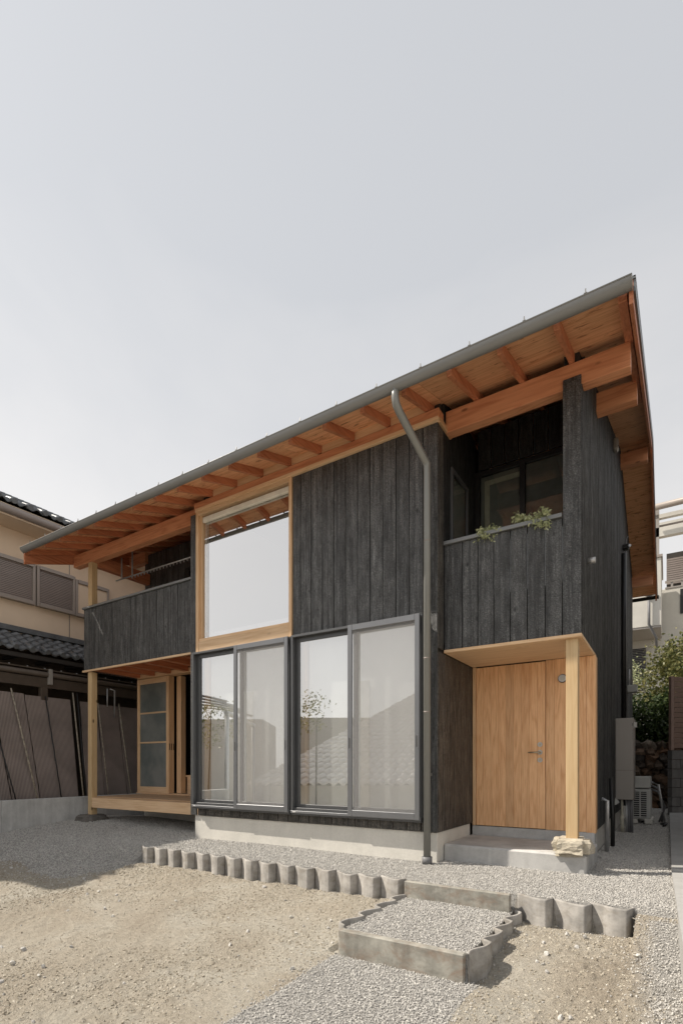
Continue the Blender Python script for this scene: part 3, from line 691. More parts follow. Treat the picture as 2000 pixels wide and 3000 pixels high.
# big sliding windows on the ground floor
def sliding(x0, x1, mid, z0, z1, post):
    t = thing('sliding_window', None, None, (x0, 0, z0)); t.parent = H; t.location = Vector((x0, 0, z0)) - LOC[H]
    A, L = M['alu'], M['alu_lt']; fw = .028
    box('outer_frame', x0, x0 + fw, -.07, .05, z0, z1, A, t); box('outer_frame', x1 - fw + .012, x1 + .006, -.040, .05, z0, z1, A, t)
    box('outer_frame', x0 + fw, x1 - .02, -.069, .05, z1 - fw, z1, A, t)
    box('sill', x0, x1 + .006, -.078, .05, z0, z0 + .03, L, t); box('sill', x0, x1 + .004, -.060, .04, z0 - .022, z0 - .001, A, t)
    for bx in (x0 + .03, x1 - .10): box('drain_cap', bx, bx + .05, -.0805, -.078, z0 + .008, z0 + .02, M['galv'], t, .001)
    # fixed inner sash
    a, b = x0 + fw, mid + .03; z0i = z0 + .03
    box('sash', a, a + .045, -.005, .035, z0i, z1 - fw, A, t)
    box('sash', a + .045, b, -.004, .034, z1 - fw - .05, z1 - fw, A, t); box('sash', a + .045, b, -.004, .034, z0i, z0i + .075, A, t)
    box('sash', b, b + .045, -.004, .034, z0i, z1 - fw, A, t)
    box('track', a, b, -.05, -.03, z0i, z0i + .035, A, t); 
    box('pane', a + .045, b, .010, .016, z0i + .075, z1 - fw - .05, M['glass'], t, 0)
    box('sash', x1 - .055, x1 - fw + .012, -.004, .034, z0i, z1 - fw, A, t)
    box('sash', b + .045, x1 - .055, -.003, .033, z1 - fw - .05, z1 - fw, A, t); box('sash', b + .045, x1 - .055, -.003, .033, z0i, z0i + .075, A, t)
    box('pane', b + .045, x1 - .055, .010, .016, z0i + .075, z1 - fw - .05, M['glass'], t, 0)
    # screen sash in front on the right
    s0, s1 = mid, x1 - .004; y0, y1 = -.088, -.062
    box('screen_stile', s0, s0 + .056, y0, y1, z0 + .004, z1 - .002, L, t, .004); box('screen_stile', s1 - .055, s1, y0, y1, z0 + .004, z1 - .002, L, t, .004)
    box('screen_rail', s0 + .056, s1 - .055, y0 + .001, y1, z1 - .068, z1 - .003, L, t, .004); box('screen_rail', s0 + .056, s1 - .055, y0 + .001, y1, z0 + .006, z0 + .075, L, t, .004)
    box('insect_screen', s0 + .05, s1 - .05, -.076, -.075, z0 + .07, z1 - .06, M['screen'], t, 0)
    for hx in (s0 + .022, s1 - .036): 
        box('finger_pull', hx, hx + .014, y0 - .002, y0 + .001, 1.20, 1.32, M['black'], t, .0)
        box('pull_rim', hx + .015, hx + .018, y0 - .004, y0 + .001, 1.19, 1.33, M['galv'], t, .0)
    # blind and inner post
    box('inner_post', x0 + .035, x0 + .035 + post, .07, .19, .4, z1 + .3, M['wood_z'], H)
    box('blind', x0 + .05 + post, x1 - .02, .125, .128, z0 - .0, z1 + .3, M['blind'], H, 0)
    box('sunlit_wall_end', mid + .06, mid + .185, .095, .10, z0 - .0, 1.98, M['cassette'], H, 0)  # cream strip stands in for the sunlit lower part of a wall end
sliding(-5.594, -3.892, -4.79, .435, 2.583, .12)
sliding(-3.856, -2.162, -3.04, .435, 2.588, .085)
# upper fixed window with timber frame
up = thing('upper_window', None, None, (-5.58, 0, 2.59)); up.parent = H; up.location = Vector((-5.58, 0, 2.59)) - LOC[H]
box('frame', -5.578, -5.528, -.018, .09, 2.592, 4.552, M['wood_z'], up); box('frame', -5.528, -5.487, .02, .088, 2.74, 4.552, M['wood_z'], up)
box('frame', -3.931, -3.889, -.018, .09, 2.592, 4.552, M['wood_z'], up)
box('frame', -5.527, -3.932, -.016, .08, 4.50, 4.552, M['wood_x'], up)
box('sill', -5.527, -3.932, -.014, .09, 2.592, 2.742, M['wood_x'], up); box('sill', -5.527, -3.932, -.004, .09, 2.743, 2.778, M['wood_x'], up)
box('pane', -5.487, -3.931, .045, .051, 2.779, 4.50, M['glass_up'], up, 0)
box('blind_cassette', -5.46, -3.935, -.003, .04, 4.39, 4.462, M['cassette'], up, .008)
tube('blind_cord', [(-5.43, .03, 4.38), (-5.43, .03, 2.8)], .003, M['cassette'], up, 6); tube('blind_cord', [(-5.405, .03, 4.38), (-5.405, .03, 2.8)], .003, M['cassette'], up, 6)
# hall interior
box('room_floor', -5.45, -2.15, .14, 7.9, .38, .43, M['deck_x'], H); box('room_partition', -5.45, -2.15, 2.6, 2.7, .43, 5.3, M['plaster'], H)
box('room_partition', -5.455, -5.44, .14, 2.6, .43, 4.65, M['plaster'], H, 0); box('room_partition', -2.16, -2.145, .14, 2.6, .43, 4.65, M['plaster'], H, 0)
# entrance door and panel wall
door = thing('entrance_door', None, None, (-1.96, 1.12, .29)); door.parent = H; door.location = Vector((-1.96, 1.12, .29)) - LOC[H]
D = M['door_z']; n = 9; w_ = (1.957 - 1.166) / n
for i in range(n): box('plank', -1.957 + i * w_ + .0006, -1.957 + (i + 1) * w_ - .0006, 1.12, 1.15, .292, 2.185, D, door, .0012)
for z, nm in ((1.247, 'lock'), (1.071, 'lock'), (1.158, 'handle_rose')):
    tube(nm, [(-1.222, 1.121, z), (-1.222, 1.108, z)], .026, M['galv'], door, 20); tube('lock_core', [(-1.222, 1.11, z), (-1.222, 1.103, z)], .014, M['brass'], door, 16)
tube('handle', [(-1.222, 1.12, 1.158), (-1.222, 1.07, 1.158), (-1.24, 1.063, 1.158), (-1.34, 1.063, 1.156)], .009, M['brass'], door, 10)
box('door_shadow_gap', -1.985, -1.16, 1.152, 1.17, .28, 2.196, M['black'], H, 0)
box('door_jamb', -2.0, -1.962, 1.112, 1.15, .29, 2.195, M['wood_z'], H)
xs_ = [-1.161, -1.07, -.96, -.86, -.745]
for a, b in zip(xs_[:-1], xs_[1:]): box('wall_plank', a + .0006, b - .0006, 1.12, 1.15, .286, 2.195, D, H, .0012)
box('corner_post', -.744, -.656, 1.116, 1.277, .275, 2.195, M['door_z'], H, .002)
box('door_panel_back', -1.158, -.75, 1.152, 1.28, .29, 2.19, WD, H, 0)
lamp = tube('porch_lamp', [(-.985, 1.119, 1.974), (-.985, 1.095, 1.974)], .04, M['galv'], H, 24); tube('lamp_lens', [(-.985, 1.1, 1.974), (-.985, 1.082, 1.974)], .024, M['acwhite'], lamp, 20); tube('lamp_ring', [(-.985, 1.119, 1.974), (-.985, 1.11, 1.974)], .047, M['black'], lamp, 24)
box('threshold', -2.0, -.664, 1.10, 1.2, .17, .283, M['slab'], H, .004)
tag(box('porch_slab', -2.018, -.635, .20, 1.098, -.2, .176, M['slab'], None, .018), 'low grey concrete porch slab under the timber canopy', 'slab')
# services on the gable wall
tube('vent_stub', [(-.672, .60, 3.03), (-.60, .60, 3.03)], .03, M['galv'], H, 14)
vh = box('vent_hood', -.672, -.60, 3.33, 3.46, 5.56, 5.73, M['heater'], H, .02); box('louver', -.605, -.598, 3.34, 3.45, 5.6, 5.61, M['black'], vh, 0)
tube('refrigerant_duct', [(-.635, 4.95, 1.8), (-.635, 4.95, 4.62)], .04, M['black'], H, 10)
tube('service_pipe', [(-.63, 5.35, .3), (-.63, 5.35, 5.0), (-.60, 5.35, 5.06)], .018, M['grpipe'], H, 10)
cm = box('security_camera', -.66, -.56, 5.0, 5.12, 4.72, 4.80, M['black'], H, .01); tube('lens', [(-.56, 5.02, 4.76), (-.545, 5.0, 4.76)], .025, M['galv'], cm, 12)
box('meter_box', -.67, -.50, 6.4, 6.62, 2.44, 2.58, M['acwhite'], H, .01); tube('conduit', [(-.64, 6.5, 2.58), (-.64, 6.5, 2.9)], .015, M['galv'], H, 8)
tube('drain_pipe', [(-.655, 1.7, .62), (-.60, 1.7, .60), (-.60, 1.7, .0)], .022, M['galv'], H, 12)
tube('vent_tube', [(-.60, 2.2, .85), (-.58, 2.2, .4), (-.58, 2.2, .0)], .025, M['black'], H, 10)

# ------------------------------------------------------------------ footing stones
def boulder(name, label, x, y, z0, z1, sx, sy, mat, seed):
    bm = bmesh.new(); bmesh.ops.create_cube(bm, size=1); bmesh.ops.bevel(bm, geom=bm.edges[:], offset=.16, segments=2, affect='EDGES')
    bmesh.ops.subdivide_edges(bm, edges=bm.edges[:], cuts=4, use_grid_fill=True); bmesh.ops.triangulate(bm, faces=bm.faces[:])
    for v in bm.verts:
        p = v.co; q = p * 2.2 + Vector((seed * 7, seed, 3)); q2 = p * 7 + Vector((1, seed, 3)); q3 = p * 19 + Vector((1, 5, seed))
        v.co = p + p.normalized() * (.16 * mnoise.noise(q) + .035 * mnoise.noise(q2) + .02 * mnoise.noise(q3))
        if v.co.z > .42: v.co.z = .42 + (v.co.z - .42) * .15
        v.co.x *= 1 - .22 * (v.co.z + .4); v.co.y *= 1 - .2 * (v.co.z + .4)
    me = bpy.data.meshes.new('stone'); bm.to_mesh(me); bm.free(); me.materials.append(mat)
    h = (z1 - z0) / .92; o = link(name, me, None, (x, y, z1 - .43 * h)); o.scale = (sx, sy, h * 1.1); tag(o, label, 'boulder'); return o
boulder('footing_stone', 'rough tan footing stone under the porch post', -.775, .30, .165, .318, .36, .34, M['boulder'], 3)
boulder('footing_stone', 'dark grey footing stone under the veranda corner post', -8.49, .25, .02, .155, .50, .45, M['boulder_dk'], 5)

# ------------------------------------------------------------------ garden edging
def edging_mesh():
    W = .238; t = .022; out = []; inn = []
    N = 22
    for i in range(N + 1):
        u = i / N; x = u * W
        if u < .66: q = u / .66; y = .072 * (1 - q * q * (3 - 2 * q)) ** 1.1
        elif u < .86: y = -.003
        else: y = -.003 + .068 * ((u - .86) / .14) ** 1.3
        out.append((x, y))
    for x, y in reversed(out): inn.append((x, y + t))
    poly = out + inn; n = len(poly); V = []
    levels = [(-.5, 0), (-.012, 0), (0, .004)]
    cen = W / 2
    for z, ins in levels:
        for k, (x, y) in enumerate(poly):
            s = 1 if k < len(out) else -1; V.append((x, y + s * ins, z))
    F = []
    for L in range(2):
        for k in range(n): F.append((L * n + k, L * n + (k + 1) % n, (L + 1) * n + (k + 1) % n, (L + 1) * n + k))
    m_ = len(out)
    for k in range(m_ - 1): F.append((2 * n + k, 2 * n + k + 1, 2 * n + n - 2 - k, 2 * n + n - 1 - k))
    me = bpy.data.meshes.new('edging_block'); me.from_pydata(V, [], F)
    bm = bmesh.new(); bm.from_mesh(me); bmesh.ops.recalc_face_normals(bm, faces=bm.faces); bm.to_mesh(me); bm.free(); me.materials.append(M['edging'])
    me.polygons.foreach_set('use_smooth', [abs(p.normal.z) < .5 for p in me.polygons]); return me
EM = edging_mesh()
ORD = ['first', 'second', 'third', 'fourth', 'fifth', 'sixth', 'seventh', 'eighth', 'ninth', 'tenth', 'eleventh', 'twelfth', 'thirteenth', 'fourteenth', 'fifteenth', 'sixteenth']
n = 15; x0 = -5.555; pit = (-1.935 + 5.555) / n
for i in range(n):
    o = link('edging_block', EM, None, (x0 + i * pit, -.985 + rnd.uniform(-.006, .006), .012 + rnd.uniform(-.006, .006))); o.scale = (pit / .24, 1, 1); o.rotation_euler = (rnd.uniform(-.03, .03), rnd.uniform(-.015, .015), rnd.uniform(-.03, .03))
    lb = f'scalloped concrete edging block, {ORD[i]} from the veranda end of the row' if 0 < i < n - 1 else ('scalloped concrete edging block at the veranda end of the row' if i == 0 else 'scalloped concrete edging block next to the steps in the row')
    tag(o, lb, 'edging block', 'concrete edging blocks along the gravel terrace')
for i in range(3):
    o = link('edging_block', EM, None, (-.985 + i * .262, -.985, .012 + rnd.uniform(-.005, .005))); o.scale = (1.09, 1.1, 1); o.rotation_euler = (0, 0, rnd.uniform(-.02, .02))
    tag(o, ['edging block joining the upper step on its house-door side', 'middle one of the three edging blocks below the porch', 'end edging block nearest the narrow side passage'][i], 'edging block', 'three edging blocks below the porch')
for s in (0, 1):
    for i in range(4):
        y = -1.99 + i * .262
        if s == 0: o = link('edging_block', EM, None, (-1.955, y + .262, -.095)); o.rotation_euler = (0, 0, R(-90))
        else: o = link('edging_block', EM, None, (-.935, y, -.105)); o.rotation_euler = (0, 0, R(90))
        o.scale = (1.09, .85, 1)
        side = 'soil slope' if s == 0 else 'porch'
        tag(o, f'edging block flanking the step on its {side} side, {ORD[i]} from the path', 'edging block', f'edging blocks flanking the step on its {side} side')
tag(box('step_riser', -1.907, -1.021, -.995, -.945, -.45, .016, M['riser'], None, .006), 'weathered concrete riser board of the upper step', 'kerb', 'concrete step risers')
tag(box('step_riser', -1.897, -1.018, -2.055, -1.998, -.7, -.115, M['riser'], None, .006), 'weathered concrete riser board of the lower step', 'kerb', 'concrete step risers')

# ------------------------------------------------------------------ plants
def leaves_mesh(centers, size, per, seed, spread):
    r = np.random.RandomState(seed); V = []; F = []
    for c in centers:
        for _ in range(per):
            p = np.array(c) + r.normal(0, 1, 3) * spread; a = r.normal(0, 1, 3); a /= np.linalg.norm(a); b = np.cross(a, r.normal(0, 1, 3)); b /= np.linalg.norm(b) + 1e-6
            s = size * r.uniform(.6, 1.3); i = len(V)
            V += [p - a * s, p + b * s * .45, p + a * s, p - b * s * .45]; F.append((i, i + 1, i + 2, i + 3))
    return V, F
def crown(name, parent, centers, size, per, mat, seed, spread):
    V, F = leaves_mesh(centers, size, per, seed, spread); V = np.array(V); c = V.mean(0)
    me = bpy.data.meshes.new(name); me.from_pydata((V - c).tolist(), [], F); me.materials.append(mat); return link(name, me, parent, tuple(c))
def trailing(label, x, w, h, seed):
    r = random.Random(seed); t = thing('trailing_plant', label, 'plant', (x, .22, 3.38), 'plants on the balcony coping')
    cs = []
    for s in range(10):
        p = Vector((x + r.uniform(-w, w) * .6, .24, 3.37)); d = Vector((r.uniform(-1, 1) * w, r.uniform(-.9, -.1) * .12, r.uniform(-.3, 1) * h))
        pts = []
        for k in range(6):
            q = p + d * (k / 5) + Vector((0, 0, -.06 * (k / 5) ** 2)); pts.append(q); cs.append(tuple(q))
        tube('stem', pts, .0022, M['leaf_pale'], t, 5)
    crown('foliage', t, cs, .018, 26, M['leaf_pale'], seed, .019)
trailing('small pale trailing plant drooping over the balcony coping', -1.53, .11, .07, 3)
trailing('larger pale trailing plant with a sprig standing up on the coping', -1.08, .17, .13, 8)
def tree(name, label, base, h, crown_c, crown_r, nclump, size, per, mat, seed, spread=.16, trunks=3):
    r = random.Random(seed); t = thing(name, label, 'tree' if h > 2.5 else 'shrub', base)
    cs = []
    for _ in range(nclump):
        d = Vector((r.gauss(0, 1), r.gauss(0, 1), r.gauss(0, 1))).normalized() * r.uniform(.35, 1) ** .6
        cs.append((crown_c[0] + d.x * crown_r[0], crown_c[1] + d.y * crown_r[1], crown_c[2] + d.z * crown_r[2]))
    for k in range(trunks):
        e = cs[k * 3 % len(cs)]; b = Vector(base); m1 = b.lerp(Vector(e), .4) + Vector((r.uniform(-.1, .1), r.uniform(-.1, .1), .15))
        tube('trunk', [b, m1, Vector(e)], .03, M['bark'], t, 8, [.05 * h / 3, .035 * h / 3, .01])
    for k in range(min(12, nclump) if base[2] > -2 else 0):
        b = Vector(base).lerp(Vector(crown_c), .55); tube('branch', [b, b.lerp(Vector(cs[k]), .6) + Vector((0, 0, .05)), Vector(cs[k])], .012, M['bark'], t, 5, [.02, .012, .005])
    crown('crown', t, cs, size, per, mat, seed, spread); return t
tree('camellia_tree', 'glossy leaved evergreen tree in front of the white house', (.15, 11.2, 1.1), 3.2, (.35, 11.2, 3.25), (1.0, .8, .95), 110, .05, 120, M['leaf'], 4, .17)
tree('garden_shrub', 'dark dense shrub above the stone wall beyond the passage', (-.6, 10.3, 1.1), 1.8, (-.4, 10.3, 2.0), (1.1, .45, .75), 110, .06, 130, M['leaf_dark'], 6)
tree('climbing_shrub', 'thin yellowish climbing shrub against the louvred window', (-1.0, 13.5, 1.2), 2.4, (-.95, 13.5, 3.6), (.22, .2, .9), 20, .04, 26, M['leaf_pale'], 9, .1, 2)

# ------------------------------------------------------------------ passage: kerb, block wall, fence, stone wall, appliances
def skew(name, label, cat, pts, z0, z1, mat):
    return tag(prism(name, pts, 2, z0, z1, mat), label, cat)
skew('side_kerb', 'grey concrete retaining kerb running along the side passage', 'kerb', [(.028, .60), (.28, .60), (.26, 9.0), (.025, 9.0)], -.4, .06, M['kerb'])
skew('side_kerb', 'sunlit lower concrete kerb nearest the front corner', 'kerb', [(.09, -2.9), (.38, -2.9), (.30, .58), (.03, .58)], -.6, .035, M['kerb'])
bw = thing('block_wall', 'shade-darkened concrete block wall under the brown louvred fence', 'wall', (1, 8, 0))
dv = Vector((1, .85, 0)).normalized(); ang = math.atan2(dv.y, dv.x)
for r_ in range(7):
    for i in range(6):
        half = r_ % 2 and i == 0; s = 0 if i == 0 else i * .4 - (.2 if r_ % 2 else 0); wl_ = .192 if half else .392; p = Vector((.03, 7.4, 0)) + dv * (s + wl_ / 2)
        o = link('block', boxmesh(wl_, .12, .182, M['blockm'], .004), bw, (p.x, p.y, .09 + r_ * .19)); o.rotation_euler = (0, 0, ang)
fc = thing('louvred_fence', 'brown louvred metal fence on top of the block wall', 'fence', (1, 8, 1.36))
for i in range(2):
    p = Vector((.06, 7.42, 0)) + dv * (i * 2.0); o = link('fence_post', boxmesh(.07, .07, 1.5, M['louver'], .004), fc, (p.x, p.y, 2.08)); o.rotation_euler = (0, 0, ang)
for k in range(14):
    p = Vector((.06, 7.42, 0)) + dv * 1.03; o = link('slat', boxmesh(1.95, .02, .095, M['louver'], .003), fc, (p.x, p.y, 1.42 + k * .104)); o.rotation_euler = (R(12), 0, ang)
sw = thing('stone_wall', 'low dry wall of dark rounded field stones across the passage end', 'wall', (0, 9.6, 0))
rocks = [rock(s, 2, .38) for s in range(11, 17)]
for m_ in rocks: m_.materials.append(M['wallstone'])
z = -.05; row = 0
while z < 1.5:
    x = -1.6 + (row % 2) * .1
    while x < 1.4:
        w_ = rnd.uniform(.16, .32); o = link('stone', rnd.choice(rocks), sw, (x + w_ / 2, 9.55 + rnd.uniform(-.04, .04) + z * .12, z + .1)); o.scale = (w_ * 1.25, .3, rnd.uniform(.23, .30)); o.rotation_euler = (rnd.uniform(-.3, .3), rnd.uniform(-.3, .3), rnd.uniform(-.4, .4)); x += w_
    z += .16; row += 1
tag(box('garden_terrace', -3, 6, 9.9, 16.5, -.3, 1.4, M['leaf_soil'], None, .02), kind='structure')
box('wall_core', -1.7, 1.5, 9.68, 9.9, -.3, 1.4, WD, sw, 0)
# tall service cabinet on the wall
hb = thing('water_heater', 'tall grey metal water heater cabinet hung on the black gable wall', 'water heater', (-.55, 3.6, .5))
box('cabinet', -.668, -.425, 3.72, 4.12, .50, 1.72, M['heater'], hb, .008); box('cover_seam', -.667, -.424, 3.717, 3.722, .94, .943, M['dark'], hb, 0)
box('vent_slot', -.448, -.441, 3.715, 3.722, 1.60, 1.64, M['black'], hb, 0)
for k in range(4): box('vent_slot', -.448, -.441, 3.716, 3.722, 1.40 + k * .04, 1.415 + k * .04, M['grpipe'], hb, 0)
box('bracket', -.43, -.39, 3.8, 3.85, 1.58, 1.66, M['acwhite'], hb)
prism('pipe_cover', [(-.69, .40), (-.69, .53), (-.63, .50), (-.61, .46)], 1, 3.66, 3.70, M['acwhite'], hb)
for (xx, r_, m_, zb) in ((-.585, .018, 'pvc', .0), (-.585, .026, 'pvc', .0), (-.525, .014, 'galv', .0), (-.50, .02, 'grpipe', 0), (-.465, .02, 'grpipe', 0)):
    zt_ = .26 if r_ == .026 else .50; tube('supply_pipe', [(xx, 3.8, zt_), (xx + .01, 3.8, .0)], r_, M[m_], hb, 10)
ac = thing('heat_pump_unit', 'white outdoor heat pump unit with grille standing behind the heater cabinet', 'heat pump', (-.3, 5.4, 0))
box('casing', -.56, -.245, 5.25, 5.95, .09, .60, M['acwhite'], ac, .012); box('casing', -.54, -.25, 5.4, 5.9, .62, .82, M['acwhite'], ac, .012)
box('grille_back', -.50, -.31, 5.240, 5.248, .12, .56, M['black'], ac, 0)
for k in range(12): box('grille_slat', -.505, -.305, 5.232, 5.240, .125 + k * .037, .137 + k * .037, M['acwhite'], ac, .001)
box('grille_bar', -.415, -.395, 5.228, 5.234, .12, .57, M['acwhite'], ac, .001)
box('foot', -.54, -.44, 5.2, 5.9, .02, .09, M['found'], ac); box('foot', -.34, -.22, 5.2, 5.9, .02, .09, M['found'], ac)
for k in range(3): tube('hose', [(-.24, 5.5, .72 - .06 * k), (-.14, 5.4, .68 - .06 * k), (-.08 + .02 * k, 5.4, .3), (-.05 - .04 * k, 5.6, .03)], .017, M['grpipe'] if k else M['galv'], ac, 8)
tube('black_hose', [(-.1, 5.2, .03), (-.02, 5.1, .05), (-.06, 4.9, .02)], .02, M['black'], ac, 8)

# ------------------------------------------------------------------ white house beyond the right side
wh = thing('white_house', 'white stuccoed house with balcony and roof terrace beyond the gable', 'house', (1, 20, 0))
SW = M['stucco_w']
box('balcony_bay', -4.5, -.205, 17, 19.8, 6.15, 8.62, SW, wh, .01); box('coping', -4.55, -.16, 16.96, 19.8, 8.62, 8.72, M['shutter_fr'], wh)
box('wall', -6, -.11, 19.0, 26, .5, 6.14, SW, wh, .0); box('wall', -1.5, 9, 20, 26, 5.9, 8.3, SW, wh, .01); box('wall', -.1, 9, 20.9, 26, .5, 5.88, SW, wh, .0)
box('soffit', -4.5, -.21, 17.02, 18.98, 6.08, 6.148, M['heater'], wh)
lw = thing('louvred_window', None, None, (-2, 18.9, 3)); lw.parent = wh; lw.location = Vector((-2, 18.9, 3)) - LOC[wh]
for k in range(30): box('slat', -3.2, -.75, 18.90, 18.96, 3.65 + k * .07, 3.68 + k * .07, M['stucco_w'] if k < 11 else M['grpipe'], lw, 0)
box('backing', -3.2, -.75, 18.97, 18.995, 3.6, 5.76, M['black'], lw, 0)
hop = box('rain_hopper', -.72, -.46, 16.78, 16.99, 7.25, 7.5, M['grpipe'], wh, .03)
tube('downpipe', [(-.59, 16.9, 7.25), (-.59, 16.9, 6.2), (-.36, 17.3, 5.75), (-.36, 17.4, 5.3)], .045, M['grpipe'], wh, 10)
box('window', .42, 1.2, 19.96, 20.01, 7.2, 8.2, M['black'], wh)
for k in range(5): box('railing_post', .1 + k * .35, .18 + k * .35, 20.0, 20.08, 8.3, 8.55, M['heater'], wh)
box('railing', -.1, 6, 19.98, 20.1, 8.3, 8.36, M['heater'], wh); box('railing', -.1, 6, 19.98, 20.1, 8.55, 8.62, M['shutter_fr'], wh)
for k in range(12): box('shutter_slat', -.05, 5, 20.4, 20.45, 8.6 + k * .09, 8.67 + k * .09, M['shutter'], wh, 0)
box('shutter_back', -.05, 5, 20.46, 20.5, 8.5, 9.9, M['dark'], wh, 0)
box('terrace_post', -.45, -.28, 18.0, 18.2, 8.72, 10.9, M['heater'], wh); box('terrace_beam', -.4, 8, 18.0, 18.25, 9.75, 10.1, M['stucco_w'], wh); 
tube('terrace_gutter', [(-.8, 17.6, 10.72), (8, 17.6, 10.9)], .12, M['shutter_fr'], wh, 10)
for k in range(3): box('terrace_slat', -.5, 8, 18.0 + k * .8, 18.2 + k * .8, 10.45, 10.6, M['stucco_w'], wh)
box('terrace_brace', -.3, .5, 18.3, 18.4, 10.15, 10.3, M['shutter'], wh)

# ------------------------------------------------------------------ neighbour house on the left
def yof(u, x): 
    th = R(32.407); a = (u - 1000) / 1504.44; rx = -math.sin(th) + a * math.cos(th); ry = math.cos(th) + a * math.sin(th); return ry * x / rx - 5
nh = thing('beige_house', 'beige stuccoed neighbour house with taupe shutters and tiled eaves', 'house', (-12.5, 3, 0))
box('wall', -15, -10.75, -4.2, 9.2, 3.3, 5.8, M['stucco'], nh, 0); box('wall', -15, -10.5, -3.6, 9.2, -.5, 3.25, M['brownpaint'], nh, 0)
for y in (yof(204, -10.75),): box('wall_joint', -10.751, -10.744, y - .008, y + .008, 3.3, 5.7, M['shutter'], nh, 0)
def shutter(y0, y1, z0, z1, slats):
    t = thing('shutter_window', None, None, (-10.75, y0, z0)); t.parent = nh; t.location = Vector((-10.75, y0, z0)) - LOC[nh]
    f = M['shutter_fr']
    for a, b in ((y0, y0 + .05), (y1 - .05, y1)): box('frame', -10.74, -10.66, a, b, z0, z1, f, t)
    for a, b in ((z0, z0 + .07), (z1 - .07, z1)): box('frame', -10.745, -10.64, y0 + .05, y1 - .05, a, b, f, t)
    if slats:
        ns = 20; h = (z1 - z0 - .14) / ns
        for k in range(ns): box('slat', -10.72, -10.69, y0 + .05, y1 - .05, z0 + .07 + k * h + .010, z0 + .07 + (k + 1) * h, M['shutter'], t, 0, )
        box('backing', -10.745, -10.725, y0 + .05, y1 - .05, z0 + .07, z1 - .07, M['dark'], t, 0)
    else: box('shutter_box', -10.73, -10.68, y0 + .05, y1 - .05, z0 + .07, z1 - .07, M['stucco'], t, 0)
ys = [yof(u, -10.7) for u in (-170, 102.5, 219, 318)]
shutter(ys[0], ys[1], 4.22, 5.04, True); shutter(ys[1] + .03, ys[2], 4.22, 5.04, True); shutter(ys[2] + .01, ys[3], 4.22, 5.00, False)
def tile_slope(parent, P00, P10, P11, P01, mat, nu, nv, amp=.035, lip=.035, name='tile_course'):
    """P00-P10 is the ridge edge (u), P01-P11 the eave edge; one mesh per course, sharing nothing"""
    P00, P10, P11, P01 = map(Vector, (P00, P10, P11, P01)); nrm = (P10 - P00).cross(P01 - P00).normalized()
    if nrm.z < 0: nrm = -nrm
    seg = 6
    for j in range(nv):
        V = []; F = []; n1 = nu * seg + 1
        for (tt, upz) in ((j / nv, .0), (min(1.0, (j + 1.08) / nv), lip), (min(1.0, (j + 1.08) / nv), .0)):
            for i in range(n1):
                s = i / (n1 - 1); p = (P00.lerp(P10, s)).lerp(P01.lerp(P11, s), tt); ph = (i % seg) / seg
                V.append(p + nrm * (amp * math.cos(2 * math.pi * ph) + upz))
        for a in range(2):
            for i in range(n1 - 1): F.append((a * n1 + i, a * n1 + i + 1, (a + 1) * n1 + i + 1, (a + 1) * n1 + i))
        meshobj(name, V, F, mat, parent, True)
ye = -14; yR = 4.6
# upper roof of the neighbour, eave along Y, hip end towards the back
box('eave_soffit', -10.75, -10.2, -4.2, yR + .1, 5.60, 5.66, M['stucco'], nh); tube('eave_gutter', [(-10.17, -4.2, 5.70), (-10.17, yR + .35, 5.70)], .075, M['shutter'], nh, 10)
tile_slope(nh, (-13.4, -4.2, 7.5), (-13.4, 1.6, 7.5), (-10.18, yR + .4, 5.87), (-10.18, -4.2, 5.87), M['tile'], 44, 12, .028, .03)
meshobj('roof_deck', [(-13.4, -4.2, 7.44), (-13.4, 1.6, 7.44), (-10.22, 4.9, 5.82), (-10.22, -4.2, 5.82), (-13.4, -4.2, 5.68), (-13.4, 4.9, 5.68), (-10.22, 4.9, 5.68), (-10.22, -4.2, 5.68)],
        [(0, 1, 2, 3), (4, 7, 6, 5), (3, 2, 6, 7), (0, 3, 7, 4), (1, 5, 6, 2), (0, 4, 5, 1)], M['stucco'], nh)
for i in range(31):
    y = yR + .2 - i * .28
    o = tube('eave_tile', [(-10.4, y, 6.0), (-10.12, y, 5.88)], .05, M['tile'], nh, 8)
# lower roof
yq = 6.5
tile_slope(nh, (-10.75, -3.6, 3.62), (-10.75, yq, 3.62), (-9.85, yq, 3.11), (-9.85, -3.6, 3.11), M['tile'], 50, 5, .026, .03)
box('flashing', -10.76, -10.64, -3.6, yq, 3.62, 3.72, M['tile'], nh)
for i in range(36):
    y = yq - .14 - i * .28; tube('eave_tile', [(-10.05, y, 3.25), (-9.81, y, 3.14)], .048, M['tile'], nh, 8)
box('eave_board', -9.93, -9.89, -3.6, yq, 2.98, 3.06, M['dark'], nh)
for i in range(16): box('rafter', -10.5, -9.9, yq - .2 - i * .6, yq - .14 - i * .6, 2.99, 3.05, M['dark'], nh, 0)
# terrace gutter and posts under it
tg = thing('terrace_roof', 'brown metal terrace roof with gutter in front of the beige house', 'awning', (-10.3, 0, 0))
tube('gutter', [(-9.6, -3.6, 2.68), (-9.6, 9, 2.68)], .05, M['brownpaint'], tg, 10); box('roof_panel', -10.5, -9.56, -3.6, 9, 2.75, 2.77, M['brownpaint'], tg)
box('front_beam', -9.68, -9.62, -3.6, 9, 2.44, 2.62, M['brownpaint'], tg)
for i in range(31): box('bolt', -9.59, -9.57, 6.9 - i * .3, 6.92 - i * .3, 2.772, 2.79, M['galv'], tg, .001)
yp = yof(127, -9.66); box('post', -9.71, -9.61, yp - .06, yp + .06, -.4, 2.44, M['brownpaint'], tg); box('post', -9.71, -9.61, -2.1, -1.98, -.4, 2.44, M['brownpaint'], tg)
box('bracket', -9.61, -9.55, yp + .05, yp + .12, 2.5, 2.78, M['heater'], tg)
